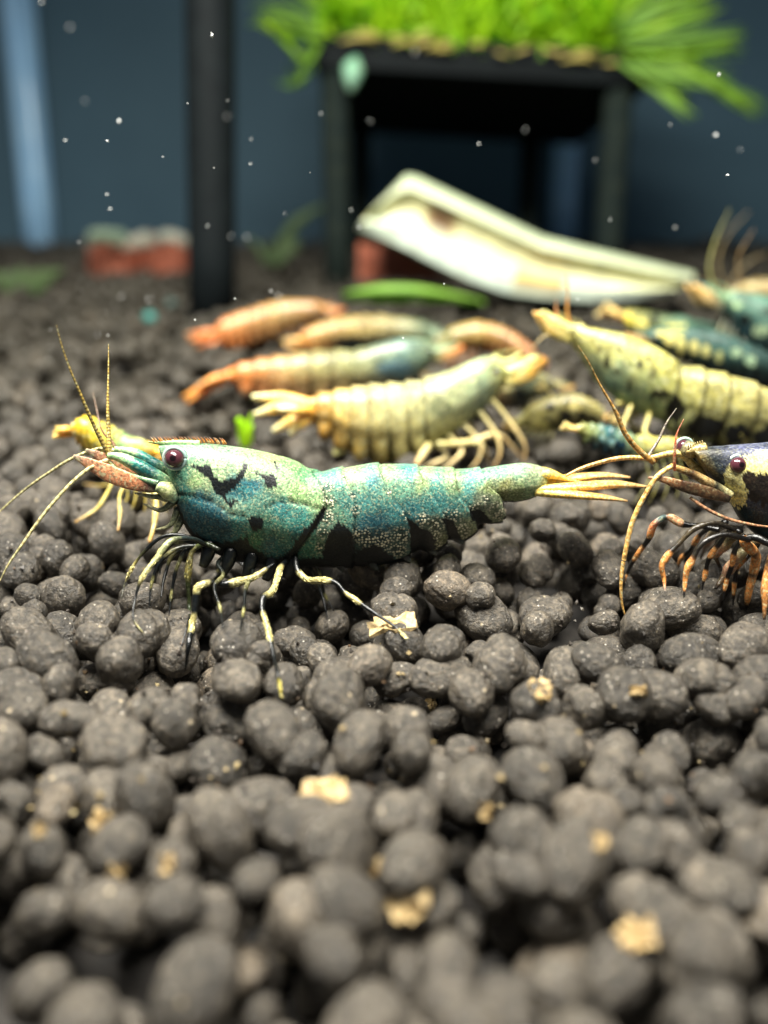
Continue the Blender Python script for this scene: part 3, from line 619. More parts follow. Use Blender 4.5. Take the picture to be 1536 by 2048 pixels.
# ================================================================== other shrimps
def make_shrimp(label, T, B, Y, yaw=0, hwf=0.36, top=None, bot=None, patches=(), eye_at=None, eye_r=9, whips=(), legs_px=(), fan=None, fan_col=None, legc=None, u0=None,
                n=170, m=56, mt=None, seg_from=0.42, autolegs=True, amp=5, mott=0.32, ros=None, specks=0.0, foot_drop=0.0, paint_extra=None, feel=True, eye2=None, walk=range(5)):
    fr = Frame(Y, u0 if u0 is not None else T[0][0], yaw); N_ = len(T) - 1
    cx = T[N_ // 2][0]; cb = B[N_ // 2]
    w0 = fr(cx, cb[1]); root = thing('shrimp', label, 'shrimp', (w0[0], w0[1], gz(w0[0], w0[1])), 'shrimps in the tank')
    Ts = [(k, *p) for k, p in enumerate(T)]
    Bs = [(k, *p) for k, p in enumerate(B)]
    hw = [(k, max(2, hwf * 1.0 * math.hypot(T[k][0] - B[k][0], T[k][1] - B[k][1]))) for k in range(N_ + 1)]
    segs = np.linspace(seg_from * N_, 0.93 * N_, 7)
    H = max(math.hypot(a[0] - b[0], a[1] - b[1]) for a, b in zip(T, B))
    def disp(u, v, s, c):
        d = np.zeros(u.shape)
        for a, b_ in zip(segs[:-1], segs[1:]):
            q = (s - a) / (b_ - a); ins = (q >= 0) & (q < 1)
            d += np.where(ins, amp * q ** 1.5 - 0.5 * amp * np.exp(-(q / .08) ** 2) + np.clip((c - .7) / .3, 0, 1) * H * 0.13 * np.sin(np.pi * np.clip(q, 0, 1)), 0)
        d += np.where(s < segs[0], amp * np.clip(1 - (segs[0] - s) / (0.15 * N_), 0, 1), 0)
        return d
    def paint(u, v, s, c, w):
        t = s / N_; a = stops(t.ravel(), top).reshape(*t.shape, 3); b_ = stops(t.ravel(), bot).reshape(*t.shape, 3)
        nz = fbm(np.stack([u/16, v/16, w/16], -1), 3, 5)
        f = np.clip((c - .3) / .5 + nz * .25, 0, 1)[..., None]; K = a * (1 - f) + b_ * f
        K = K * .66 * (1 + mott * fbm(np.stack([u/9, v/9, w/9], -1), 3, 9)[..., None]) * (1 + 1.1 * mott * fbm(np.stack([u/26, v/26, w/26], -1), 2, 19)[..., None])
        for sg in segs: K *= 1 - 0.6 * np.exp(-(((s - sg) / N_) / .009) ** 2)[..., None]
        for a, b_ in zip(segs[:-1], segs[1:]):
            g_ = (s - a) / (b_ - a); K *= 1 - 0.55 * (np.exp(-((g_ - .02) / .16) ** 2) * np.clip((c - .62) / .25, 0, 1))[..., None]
        q = fbm(np.stack([u/7, v/7, w/7], -1), 2, 2) * .35
        for (pu, pv, ru, rv, pc) in patches:
            ins = ((u - pu) / ru) ** 2 + ((v - pv) / rv) ** 2 < 1 + q * 1.4
            K = np.where(ins[..., None], srgb(pc), K)
        if paint_extra is not None: K = paint_extra(K, u, v, s, c, w)
        return np.concatenate([K, (np.zeros(t.shape) + specks * (c > .55))[..., None]], -1)
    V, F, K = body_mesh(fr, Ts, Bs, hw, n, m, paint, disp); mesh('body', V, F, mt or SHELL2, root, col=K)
    hd = np.array([(T[0][0] + B[0][0]) / 2, (T[0][1] + B[0][1]) / 2]); ax = hd - np.array([(T[2][0] + B[2][0]) / 2, (T[2][1] + B[2][1]) / 2]); ax /= np.linalg.norm(ax)
    tl = np.array([(T[-1][0] + B[-1][0]) / 2, (T[-1][1] + B[-1][1]) / 2]); tx = tl - np.array([(T[-2][0] + B[-2][0]) / 2, (T[-2][1] + B[-2][1]) / 2]); tx /= np.linalg.norm(tx)
    hc = top[0][1]; L = H
    tp = np.array(T[0], float)
    if ros is None: ros = (tp + ax * L * .28)
    V, F, K = merge([tube(fr([T[1][0], tp[0], ros[0]], [T[1][1] + 3, tp[1] + 2, ros[1]]), np.array([.06, .045, .008]) * L * fr.s, n=16, colf=bands([(0, hc), (1, hc)]))]
                    + [tube(fr([T[1][0] + (ros[0] - T[1][0]) * q, T[1][0] + (ros[0] - T[1][0]) * (q + .05)], [T[1][1] + (ros[1] - T[1][1]) * q - L * .02, T[1][1] + (ros[1] - T[1][1]) * q - L * .07]), np.array([.012, .003]) * L * fr.s, n=4, m=6, colf=bands([(0, hc), (1, hc)])) for q in np.linspace(.1, .85, 7)])
    mesh('rostrum', V, F, LIMB, root, col=K)
    if eye_at is not None:
        for sg in ((1, -1) if eye2 is None else (1,)): eye(fr, root, eye_at[0] - (0 if sg > 0 else 6), eye_at[1] - (0 if sg > 0 else 4), sg * hw[0][1] * 1.5, eye_r, stalk=(-ax[0] * eye_r, -ax[1] * eye_r), sc_=hc)
    if eye2 is not None: eye(fr, root, eye2[0], eye2[1], eye2[2], eye_r * .95, sc_=hc)
    for sg in ((1, -1) if feel else ()):                                          # antennule bases and scales
        e = hd + ax * L * .5
        add(fr, root, 'antennule_base', [(*hd, sg * L * .1), (*(hd + ax * L * .25 + [0, L * .02]), sg * L * .12), (*e, sg * L * .1)], [.1 * L, .08 * L, .03 * L], colf=bands([(0, hc), (1, bot[0][1])]), n=16)
        add(fr, root, 'antennal_scale', [(*(hd + [0, L * .12]), sg * L * .16), (*(hd + ax * L * .3 + [0, L * .14]), sg * L * .2), (*(hd + ax * L * .62 + [0, L * .08]), sg * L * .16)], [.02 * L, .02 * L, .01 * L], [.06 * L, .1 * L, .02 * L], colf=bands([(0, bot[0][1]), (1, (fan_col or [(0, (220, 170, 90))])[0][1])]), n=16)
    for (pts, r, c1, c2) in whips:
        pts = [(p[0], p[1], p[2] if len(p) > 2 else 0) for p in pts]
        add(fr, root, 'antenna', pts, r, colf=ringed(c1, c2, 24, .6), n=120, m=7)
    if fan != 'none':
        if fan is None:
            px = np.array([-tx[1], tx[0]]); F0 = L * .55
            fan = [[tuple(tl - tx * 4), tuple(tl + tx * F0 * .55 + px * k * F0 * .12), tuple(tl + tx * F0 * .95 + px * k * F0 * .26)] for k in (-1.1, -.4, .4, 1.1)] + [[tuple(tl - tx * 4), tuple(tl + tx * F0 * .4), tuple(tl + tx * F0 * .75)]]
        for k, q in enumerate(fan):
            w = (k - (len(fan) - 1) / 2) * L * .10
            nm = 'telson' if k == len(fan) - 1 else 'uropod'
            add(fr, root, nm, [(q[0][0], q[0][1], w * .3), (q[1][0], q[1][1], w), (q[2][0], q[2][1], w * 1.3)], np.array([.07, .10, .03]) * L, np.array([.08, .085, .03]) * L, bands(fan_col or [(0, (220, 170, 90)), (1, (230, 200, 130))]), n=26, m=14, mat_=SHELL2)
    lc = legc or [(0, hc), (1, hc)]
    for q in legs_px: leg(fr, root, q[0], q[1], np.array(q[2]), lc, depth=None, n=40)
    if autolegs:
        for sg in (1, -1):
            for k in walk:
                s_ = (0.10 + .065 * k) * N_; i = int(s_); f = s_ - i
                bu = B[i][0] * (1 - f) + B[i + 1][0] * f; bv = B[i][1] * (1 - f) + B[i + 1][1] * f
                hip = fr(bu, bv - 6, sg * hw[i][1] * .5); fw = fr(bu + ax[0] * 10, bv) - fr(bu, bv); fw /= np.linalg.norm(fw) + 1e-9
                reach = (0.42 - .20 * k + random.uniform(-.06, .06)) * L * fr.s; out = sg * (.22 + random.uniform(0, .12)) * L * fr.s
                ft = hip + fw * reach; ft[1] -= out; ft[2] = float(gz(ft[0], ft[1])) + 0.02
                kn = hip * .55 + ft * .45; kn[2] = (hip[2] + ft[2]) / 2 + .06 * L * fr.s; kn[1] -= out * .25
                kn = kn + fw * (.10 + .05 * k) * L * fr.s; sh = kn * .45 + ft * .55 + np.array([0, -out * .05, .02]) + fw * .07 * L * fr.s
                V, F, K = tube(np.stack([hip, (hip + kn) / 2 + [0, 0, .01], kn, sh, ft]), np.array([.030, .026, .031, .018, .005]) * L * fr.s, n=26, m=8, colf=bands(lc), ref=(0, 1, 0))
                mesh('leg', V, F, LIMB, root, col=K)
        for k in range(5):                                      # swimmerets
            s_ = (segs[0] + (k + .5) * (segs[5] - segs[0]) / 5); i = int(s_); f = s_ - i
            bu = B[i][0] * (1 - f) + B[i + 1][0] * f; bv = B[i][1] * (1 - f) + B[i + 1][1] * f
            for sg in (1, -1):
                add(fr, root, 'swimmeret', [(bu, bv - L * .1, sg * L * .12), (bu - ax[0] * L * .05, bv + L * .05, sg * L * .13), (bu - ax[0] * L * .14, bv + L * .13, sg * L * .13)], np.array([.03, .04, .01]) * L, np.array([.07, .09, .02]) * L, bands([(0, bot[len(bot)//2][1]), (1, bot[len(bot)//2][1])]), n=12, m=8, ref=(1, 0, 0))
    return root, fr

# dark shrimp cut by the right border, as near as the teal one
def dark_extra(K, u, v, s, c, w):
    st = 0.5 + 0.5 * np.sin((v + .35 * (u - 1400)) * .85 + 2.5 * fbm(np.stack([u/30, v/10, w/20], -1), 2, 4)); g = np.clip((1490 - u) / 40, 0, 1) * np.clip((1000 - v) / 30, 0, 1)
    K = K * (1 - .65 * (g * st)[..., None])
    q = fbm(np.stack([u/22, v/5, w/20], -1), 2, 14); return K * (1 + .5 * q[..., None])
cr = (222, 208, 130); bk = (8, 10, 12)
T2 = [(1385,899),(1410,895),(1450,892),(1500,889),(1560,886),(1620,888),(1680,898),(1730,915),(1800,920),(1880,918),(1960,916),(2040,922),(2110,932),(2160,945)]
B2 = [(1415,950),(1440,978),(1462,1006),(1490,1050),(1545,1092),(1600,1108),(1660,1112),(1720,1112),(1800,1112),(1880,1100),(1960,1076),(2040,1040),(2105,1000),(2155,980)]
r2, f2 = make_shrimp('dark shrimp with cream patches and orange banded legs, cut off by the right edge', T2, B2, 4.0, 0, .33,
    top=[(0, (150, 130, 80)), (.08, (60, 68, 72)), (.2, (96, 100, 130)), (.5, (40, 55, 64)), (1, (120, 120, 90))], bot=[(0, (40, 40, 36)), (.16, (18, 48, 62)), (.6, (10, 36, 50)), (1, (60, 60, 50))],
    patches=[(1490,955,26,30,cr), (1475,980,26,34,cr), (1535,925,48,24,cr), (1468,950,20,22,(190,180,120)), (1530,978,36,32,(24,18,14)), (1500,955,14,12,(40,30,22)), (1570,940,30,18,cr), (1430,905,14,8,(60,60,60)), (1620,960,40,30,cr), (1760,960,40,24,cr)],
    eye_at=(1462,924), eye_r=17, eye2=(1380,900,-30), feel=False, paint_extra=dark_extra, n=300, m=90, mt=SHELL, autolegs=False, amp=6, fan=None, mott=.3,
    whips=[([(1335,925,30),(1305,940,40),(1275,980,46),(1252,1024,50),(1235,1085,55),(1225,1144,60),(1227,1188,62),(1238,1224,64)], [5, 5, 5, 5, 4.6, 3.8, 2.6, .6], (224, 178, 100), (130, 85, 40)),
           ([(1325,927,-30),(1296,922,-30),(1250,922,-30),(1200,932,-26),(1160,944,-20),(1135,955,-15)], [5, 5, 5, 4.4, 4, 2.5], (225, 175, 100), (150, 95, 45)),
           ([(1310,926,-10),(1290,912,0),(1266,890,8),(1248,868,14),(1225,820,20),(1195,770,24),(1165,715,30),(1148,690,34)], [6, 6, 5.5, 4.6, 2.6, 1.8, 1.2, .5], (205, 155, 80), (90, 50, 20)),
           ([(1298,925,-20),(1315,905,-30),(1332,885,-40),(1350,855,-50),(1375,825,-60)], [4, 3.6, 3, 2, .8], (110, 100, 90), (60, 50, 40)),
           ([(1337,934,34),(1336,915,36),(1337,893,36),(1342,865,30),(1360,835,20)], [3, 3, 2.4, 1.4, .5], (170, 90, 60), (110, 60, 35)),
           ([(1365,985,40),(1385,1000,48),(1420,1018,56),(1484,1034,60),(1560,1040,60)], [3.4, 3.4, 3, 2, 1.4], (160, 115, 85), (110, 80, 60))],
    ros=(1372, 905))
add(f2, r2, 'antennule_base', [(1450,985,26),(1410,962,30),(1370,940,32),(1330,925,30)], [8, 11, 10, 5], [10, 10, 8, 5], bands([(0, (190, 180, 130)), (.3, (40, 40, 34)), (.5, (170, 140, 90)), (.7, (60, 40, 25)), (1, (200, 160, 90))]), n=40)
add(f2, r2, 'antennule_base', [(1430,960,-20),(1395,935,-22),(1375,915,-24),(1300,922,-24)], [6, 7, 6, 5], [8, 8, 7, 5], bands([(0, (40, 50, 50)), (.5, (200, 180, 110)), (1, (205, 165, 90))]), n=40)
add(f2, r2, 'antennal_scale', [(1440,988,44),(1400,975,46),(1350,962,44),(1310,950,38),(1285,948,34)], [4, 4, 4, 3, 1], [7, 12, 12, 8, 2], bands([(0, (30, 24, 20)), (.3, (90, 66, 44)), (.6, (60, 40, 28)), (.8, (170, 120, 80)), (1, (150, 110, 85))]), n=40, m=16)
og, dk = (212, 142, 78), (10, 9, 9)
leg(f2, r2, [(1440,1060),(1400,1052),(1366,1048),(1334,1034),(1311,1046),(1297,1078),(1277,1106),(1258,1138),(1247,1168)], 60, [8, 8, 9, 8, 8, 8, 6, 5, 2], [(0, dk), (.24, dk), (.26, (225, 165, 120)), (.34, (225, 165, 120)), (.36, dk), (.41, (120, 150, 150)), (.46, (220, 120, 80)), (.55, og), (.58, dk), (.66, dk), (.68, og), (.78, og), (.8, dk), (.92, dk), (.94, og), (1, dk)], n=64)
leg(f2, r2, [(1470,1060),(1425,1046),(1388,1058),(1360,1085),(1335,1112),(1324,1130),(1328,1158),(1330,1185)], 75, [7, 7, 8, 8, 7, 8, 5, 2], [(0, dk), (.5, (60, 50, 34)), (.62, dk), (.66, og), (.9, og), (1, (120, 120, 120))], n=64)
leg(f2, r2, [(1500,1080),(1440,1070),(1402,1090),(1384,1120),(1374,1140),(1370,1165),(1368,1195)], 85, [8, 8, 8, 8, 8, 6, 2], [(0, dk), (.6, (30, 26, 22)), (.68, og), (.9, og), (.95, dk), (1, dk)], n=64)
leg(f2, r2, [(1545,1090),(1500,1075),(1492,1078),(1512,1112),(1508,1140),(1498,1180),(1492,1220)], 100, [10, 11, 11, 11, 10, 8, 3], [(0, dk), (.2, dk), (.24, og), (.38, og), (.4, dk), (.46, og), (.6, og), (.64, dk), (.72, og), (.9, og), (.94, dk), (1, dk)], n=64)
leg(f2, r2, [(1600,1100),(1560,1090),(1540,1130),(1532,1180),(1528,1240)], 90, [11, 12, 11, 10, 3], [(0, dk), (.3, og), (.45, dk), (.6, og), (1, dk)], n=60)
for q, w in (([(1430,1050),(1400,1070),(1380,1100),(1362,1118),(1352,1150)], 20), ([(1460,1060),(1440,1085),(1418,1118),(1410,1150),(1404,1180)], 50), ([(1490,1070),(1470,1100),(1464,1130),(1452,1165),(1446,1200)], 60), ([(1520,1080),(1505,1105),(1478,1128),(1470,1160),(1466,1210)], 30)):
    leg(f2, r2, q, w, [7, 7, 7, 6, 2], [(0, dk), (.3, dk), (.36, og), (.46, og), (.5, dk), (.68, dk), (.72, og), (.84, og), (.88, dk), (1, dk)], n=50)
for q in ([(1450,1045),(1425,1070),(1412,1095),(1400,1120)], [(1480,1060),(1450,1090),(1432,1110),(1440,1135)], [(1520,1075),(1480,1110),(1450,1150),(1430,1178)]):
    leg(f2, r2, q, 40, [12, 13, 12, 4], [(0, dk), (.35, (120, 110, 80)), (.6, (200, 150, 120)), (.8, (90, 70, 50)), (1, dk)], n=40)

yl, yc = (206, 196, 112), (200, 194, 140)
# pale yellow shrimp behind it
T3 = [(1140,650),(1168,654),(1205,660),(1247,668),(1285,683),(1320,702),(1358,730),(1400,738),(1440,747),(1485,760),(1536,779),(1590,800),(1640,825),(1690,850),(1730,872)]
B3 = [(1135,676),(1158,710),(1185,752),(1215,786),(1250,812),(1290,828),(1330,840),(1372,858),(1415,868),(1460,874),(1510,878),(1560,882),(1610,884),(1660,884),(1710,886)]
make_shrimp('pale yellow shrimp with black spots along its belly, behind the dark shrimp', T3, B3, 5.9, -6, .34,
    top=[(0, yl), (.2, (198, 196, 118)), (.4, (196, 190, 104)), (.7, (196, 186, 118)), (1, (200, 184, 120))], bot=[(0, (180, 170, 90)), (.2, (128, 160, 138)), (.38, (150, 170, 120)), (.5, (178, 176, 112)), (1, (186, 176, 112))],
    patches=[(1352,816,20,24,bk), (1322,788,24,9,bk), (1412,848,42,18,bk), (1474,862,28,16,bk), (1532,868,28,16,bk), (1240,700,5,5,(50,50,34)), (1232,744,6,4,(60,60,40)), (1305,742,4,6,(60,60,40)), (1278,730,9,8,(40,40,30)), (1259,772,5,10,(30,32,24)), (1215,722,6,15,(40,40,26)), (1294,718,5,4,(80,80,60)), (1198,700,5,8,(90,85,50))],
    eye_at=(1184,684), eye_r=6, amp=5, u0=1300, walk=(3, 4),
    whips=[([(1140,655,10),(1110,662,20),(1080,672,30),(1060,690,40)], [2.5, 2.2, 1.6, .5], (190,160,90), (140,110,60)), ([(1140,652,0),(1133,620,6),(1133,585,12),(1128,545,16)], [3, 2.6, 1.8, .5], (220,150,70), (170,110,50)), ([(1120,655,4),(1112,630,6),(1110,600,8)], [3, 2.4, .6], (210,120,70), (150,90,50))],
    legc=[(0, (200, 185, 100)), (.5, (215, 200, 120)), (1, (180, 160, 90))], legs_px=[([(1235,806),(1262,812),(1292,832),(1294,862),(1290,880)], 30, [4, 4.5, 4.5, 3.5, 1.2]), ([(1480,868),(1490,885),(1486,905)], 30, [4, 4, 1.5])])
# cream shrimp with orange tail, centre
T4 = [(1008,722),(985,713),(960,716),(930,728),(895,745),(861,758),(830,765),(795,769),(762,771),(731,774),(700,779),(668,784),(640,790),(615,797)]
B4 = [(1012,768),(990,795),(962,822),(925,852),(890,876),(862,893),(838,905),(806,916),(772,914),(734,912),(700,898),(670,872),(640,855),(612,846)]
make_shrimp('cream shrimp with a yellow and orange tail fan spread to the left', T4, B4, 6.1, 6, .36,
    top=[(0, (200, 200, 120)), (.15, (170, 190, 150)), (.4, (205, 205, 150)), (.65, (225, 215, 150)), (.85, (232, 195, 110)), (1, (236, 170, 70))], bot=[(0, (190, 180, 100)), (.15, (140, 160, 140)), (.4, (195, 190, 120)), (.7, (205, 175, 90)), (1, (230, 160, 60))],
    eye_at=(988, 742), eye_r=6, amp=6, u0=800, patches=[(880,815,26,18,(120,125,90))],
    fan=[[(625,812),(560,800),(498,798)], [(625,818),(565,815),(505,832)], [(622,830),(580,845),(545,862)], [(622,832),(595,850),(582,866)], [(625,820),(590,815),(560,812)]], fan_col=[(0, (238, 160, 50)), (.5, (240, 195, 90)), (1, (245, 235, 180))],
    whips=[([(1025,735,10),(1060,745,20),(1085,770,30),(1105,805,40)], [2.2, 2, 1.5, .5], (190,170,100), (140,120,70)), ([(1025,738,-10),(1055,720,-20),(1075,690,-26)], [2, 1.8, .5], (190,160,90), (140,110,60))],
    legc=[(0, (170, 160, 100)), (.5, (215, 190, 130)), (1, (190, 150, 100))],
    legs_px=[([(875,890),(930,886),(1003,872),(1022,892),(1045,916)], 60, [8, 8, 6, 4.5, 2]), ([(950,885),(966,895),(975,915),(985,935)], 60, [6, 6, 5, 2]), ([(858,890),(848,905),(832,930)], 50, [8, 8, 5])])
# orange tailed shrimp behind it
T5 = [(870,690),(850,680),(815,677),(783,680),(752,690),(725,700),(690,702),(652,703),(612,706),(574,712),(540,717),(512,722),(482,730),(456,738)]
B5 = [(868,718),(850,745),(822,764),(790,772),(755,776),(722,782),(685,788),(648,795),(610,802),(575,802),(545,796),(512,785),(482,776),(455,765)]
make_shrimp('tan shrimp with grey teal head and a long narrow orange tail', T5, B5, 7.7, 5, .36,
    top=[(0, (130, 150, 110)), (.2, (110, 145, 135)), (.35, (140, 150, 110)), (.6, (175, 165, 105)), (.8, (222, 150, 80)), (1, (240, 135, 50))], bot=[(0, (110, 120, 80)), (.2, (90, 120, 125)), (.4, (150, 130, 80)), (.7, (200, 140, 90)), (1, (236, 130, 60))],
    patches=[(716,770,10,8,bk), (666,784,12,6,bk), (790,735,34,14,(70,100,110))], eye_at=(858, 700), eye_r=5, u0=650,
    fan=[[(465,748),(410,772),(360,798)], [(465,752),(420,778),(370,806)], [(465,755),(425,775),(385,800)], [(465,750),(420,765),(378,790)], [(465,748),(430,757),(402,770)]], fan_col=[(0, (240, 135, 50)), (1, (240, 160, 80))],
    whips=[([(862,740,10),(840,760,20),(822,790,30)], [2.5, 2, .8], (120,110,70), (90,80,50))], legc=[(0, (120, 100, 60)), (1, (170, 130, 80))])
# far orange shrimp
T6 = [(650,610),(630,602),(605,600),(578,602),(550,607),(525,613),(500,621),(475,630),(455,638),(436,646)]
B6 = [(650,630),(634,648),(612,655),(585,662),(558,668),(530,676),(505,682),(482,688),(462,690),(440,690)]
make_shrimp('small orange shrimp farthest to the left behind the black post foot', T6, B6, 9.9, 0, .36,
    top=[(0, (190, 130, 70)), (.4, (205, 165, 100)), (.8, (225, 150, 80)), (1, (240, 140, 70))], bot=[(0, (130, 90, 50)), (.5, (170, 120, 70)), (1, (240, 130, 60))],
    eye_at=(632, 615), eye_r=4, n=110, m=36, fan=[[(445,662),(405,668),(370,670)], [(445,666),(408,676),(376,680)], [(445,672),(415,684),(392,694)], [(445,672),(425,688),(410,696)], [(445,664),(415,664),(390,666)]], fan_col=[(0, (244, 140, 70)), (1, (245, 150, 90))], legc=[(0, (120, 80, 40)), (1, (120, 80, 40))])
# shrimp behind with orange tail and dark flank
T7 = [(865,655),(840,642),(808,636),(775,634),(742,632),(710,634),(680,638),(650,646),(625,656),(602,666)]
B7 = [(862,680),(842,694),(812,698),(780,700),(748,700),(716,700),(688,700),(660,698),(632,700),(606,704)]
make_shrimp('shrimp with yellow orange tail and black flank, between two orange tailed shrimps', T7, B7, 9.0, 0, .36,
    top=[(0, (120, 150, 120)), (.3, (150, 140, 90)), (.6, (190, 160, 90)), (.85, (225, 170, 90)), (1, (240, 160, 70))], bot=[(0, (90, 110, 90)), (.3, (30, 45, 48)), (.6, (30, 36, 34)), (.85, (200, 140, 70)), (1, (236, 150, 70))],
    patches=[(700,682,38,11,(14,20,20)), (770,684,40,10,(20,32,34))], eye_at=(850, 660), eye_r=4, n=110, m=36,
    fan=[[(612,684),(590,690),(568,690)], [(612,686),(592,696),(575,702)], [(614,688),(598,704),(590,716)], [(612,682),(590,682),(566,682)], [(612,680),(590,680),(575,678)]], fan_col=[(0, (240, 165, 80)), (1, (235, 190, 120))], legc=[(0, (60, 50, 30)), (1, (120, 90, 50))])
# curled shrimp, tail to the right
T8 = [(888,672),(900,656),(925,648),(955,646),(985,650),(1012,660),(1035,674),(1056,690),(1072,704)]
B8 = [(892,706),(908,712),(930,706),(955,700),(980,700),(1003,706),(1022,714),(1042,722),(1062,728)]
make_shrimp('hunched brown and orange shrimp arching its tail to the right', T8, B8, 8.6, 0, .4,
    top=[(0, (150, 150, 80)), (.4, (200, 160, 80)), (.8, (220, 150, 90)), (1, (226, 140, 90))], bot=[(0, (130, 90, 50)), (.5, (130, 80, 40)), (1, (210, 130, 80))],
    eye_at=(900, 676), eye_r=4, n=110, m=36, fan_col=[(0, (225, 140, 90)), (1, (200, 130, 90))], legc=[(0, (150, 100, 60)), (1, (120, 80, 50))])
# yellow shrimp behind the teal one's feelers, facing right
T9 = [(312,892),(296,884),(277,876),(253,872),(232,860),(208,849),(184,838),(165,836),(152,846),(140,854)]
B9 = [(314,914),(298,926),(278,936),(255,942),(232,938),(212,925),(194,908),(178,893),(163,880),(146,873)]
make_shrimp('small bright yellow shrimp behind the feelers of the teal shrimp', T9, B9, 5.0, 0, .36,
    top=[(0, (235, 175, 50)), (.2, (200, 205, 110)), (.35, (150, 190, 130)), (.5, (225, 210, 80)), (.8, (240, 200, 50)), (1, (240, 170, 50))], bot=[(0, (220, 160, 50)), (.2, (190, 190, 90)), (.4, (130, 130, 90)), (.6, (215, 195, 80)), (1, (235, 170, 60))],
    eye_at=(276, 899), eye_r=6, fan=[[(146,862),(125,860),(104,858)], [(146,864),(125,865),(104,866)], [(146,866),(126,870),(106,872)], [(146,864),(128,868),(110,874)], [(146,858),(130,858),(115,862)]], fan_col=[(0, (240, 175, 60)), (1, (235, 190, 100))], ros=(330, 904),
    legc=[(0, (130, 125, 80)), (.5, (200, 180, 90)), (1, (170, 130, 70))],
    legs_px=[([(262,930),(235,960),(205,972),(168,968)], 30, [3.5, 4, 4, 2]), ([(268,930),(252,965),(240,990),(240,1030),(236,1062)], 30, [3.5, 4, 3, 4, 1.5]), ([(240,930),(215,985),(196,1015),(150,1045)], 10, [3, 4, 4, 3]), ([(300,920),(312,1020),(306,1060),(298,1085)], 0, [4, 4, 6, 3])])
# teal dark shrimps on the upper right
T10 = [(1445,590),(1462,582),(1490,584),(1520,592),(1560,605),(1600,622),(1650,642),(1700,664),(1750,690)]
B10 = [(1440,612),(1452,640),(1470,668),(1500,700),(1545,728),(1590,745),(1640,752),(1690,752),(1740,750)]
make_shrimp('dark teal shrimp with maroon eye at the right edge, above the pale yellow one', T10, B10, 7.9, 0, .36,
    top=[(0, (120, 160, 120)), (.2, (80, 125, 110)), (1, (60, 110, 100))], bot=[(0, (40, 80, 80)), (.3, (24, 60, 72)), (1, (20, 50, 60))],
    patches=[(1490,640,14,12,(10,14,14)), (1462,640,6,10,(50,20,20)), (1520,660,18,10,(140,165,130)), (1500,690,22,14,(8,14,18)), (1540,625,18,8,(12,20,20)), (1475,610,10,6,(140,175,130)), (1550,700,20,12,(10,16,18))],
    eye_at=(1472, 614), eye_r=8, n=130, m=48, mt=SHELL, ros=(1415, 565), legc=[(0, (20, 40, 44)), (.5, (160, 160, 90)), (1, (20, 30, 30))],
    whips=[([(1440,600,6),(1425,575,10),(1412,540,14),(1420,490,18),(1450,420,20)], [3, 2.6, 1.8, 1.3, .5], (150,150,90), (90,80,50)), ([(1445,592,4),(1470,570,8),(1500,560,12),(1530,562,16)], [2, 1.8, 1.4, .6], (130,110,70), (90,70,40)), ([(1472,600,6),(1478,570,8),(1470,520,12),(1500,460,14)], [2, 1.6, 1.2, .5], (140,110,70), (90,70,40))])
T11 = [(1440,668),(1420,648),(1392,640),(1362,636),(1332,634),(1305,628),(1280,624),(1258,622),(1240,622)]
B11 = [(1438,690),(1425,712),(1400,722),(1372,720),(1345,706),(1318,692),(1292,680),(1268,668),(1246,650)]
make_shrimp('black and yellow mottled shrimp half hidden behind the pale yellow one', T11, B11, 8.3, 0, .36,
    top=[(0, (70, 120, 110)), (.4, (100, 150, 125)), (.7, (150, 160, 90)), (1, (190, 180, 80))], bot=[(0, (20, 40, 40)), (.5, (24, 40, 34)), (1, (40, 50, 30))],
    patches=[(1255,640,10,14,(225,205,70)), (1282,650,12,12,(230,215,110)), (1330,668,16,8,(230,215,100)), (1352,655,22,5,(225,210,90)), (1338,690,10,10,(190,175,80)), (1385,668,10,12,(180,180,110)), (1368,700,8,10,(200,185,90)), (1308,640,8,12,(12,24,20)), (1400,700,6,8,(190,180,100)), (1430,690,6,8,(200,190,120))],
    eye_at=(1436, 676), eye_r=4, n=130, m=48, mt=SHELL, legc=[(0, (14, 24, 22)), (.4, (200, 185, 80)), (.6, (14, 20, 20)), (.8, (190, 180, 90)), (1, (20, 24, 20))])
T12 = [(1372,884),(1350,876),(1322,874),(1295,874),(1270,872),(1245,862),(1220,854),(1195,850),(1172,848),(1152,850)]
B12 = [(1372,906),(1350,916),(1322,920),(1295,920),(1270,918),(1245,914),(1220,908),(1196,896),(1174,882),(1152,868)]
make_shrimp('small shrimp, yellow in front and teal behind, under the pale yellow one', T12, B12, 5.3, 0, .36,
    top=[(0, (225, 210, 110)), (.35, (215, 205, 110)), (.5, (140, 165, 120)), (.7, (60, 120, 130)), (.9, (170, 180, 100)), (1, (215, 200, 80))], bot=[(0, (180, 180, 120)), (.4, (160, 175, 130)), (.55, (14, 60, 76)), (.85, (10, 50, 62)), (1, (150, 160, 80))],
    patches=[(1225,885,8,7,(120,160,160)), (1205,876,6,6,(110,150,150)), (1240,890,12,10,(10,44,60))], eye_at=(1362, 890), eye_r=4, n=120, m=44,
    legc=[(0, (120, 120, 70)), (1, (150, 140, 80))])
T13 = [(1040,835),(1058,816),(1080,804),(1105,796),(1130,792),(1155,792),(1178,800),(1196,812),(1208,826)]
B13 = [(1046,848),(1062,862),(1084,866),(1108,862),(1132,856),(1156,852),(1178,850),(1194,848),(1206,842)]
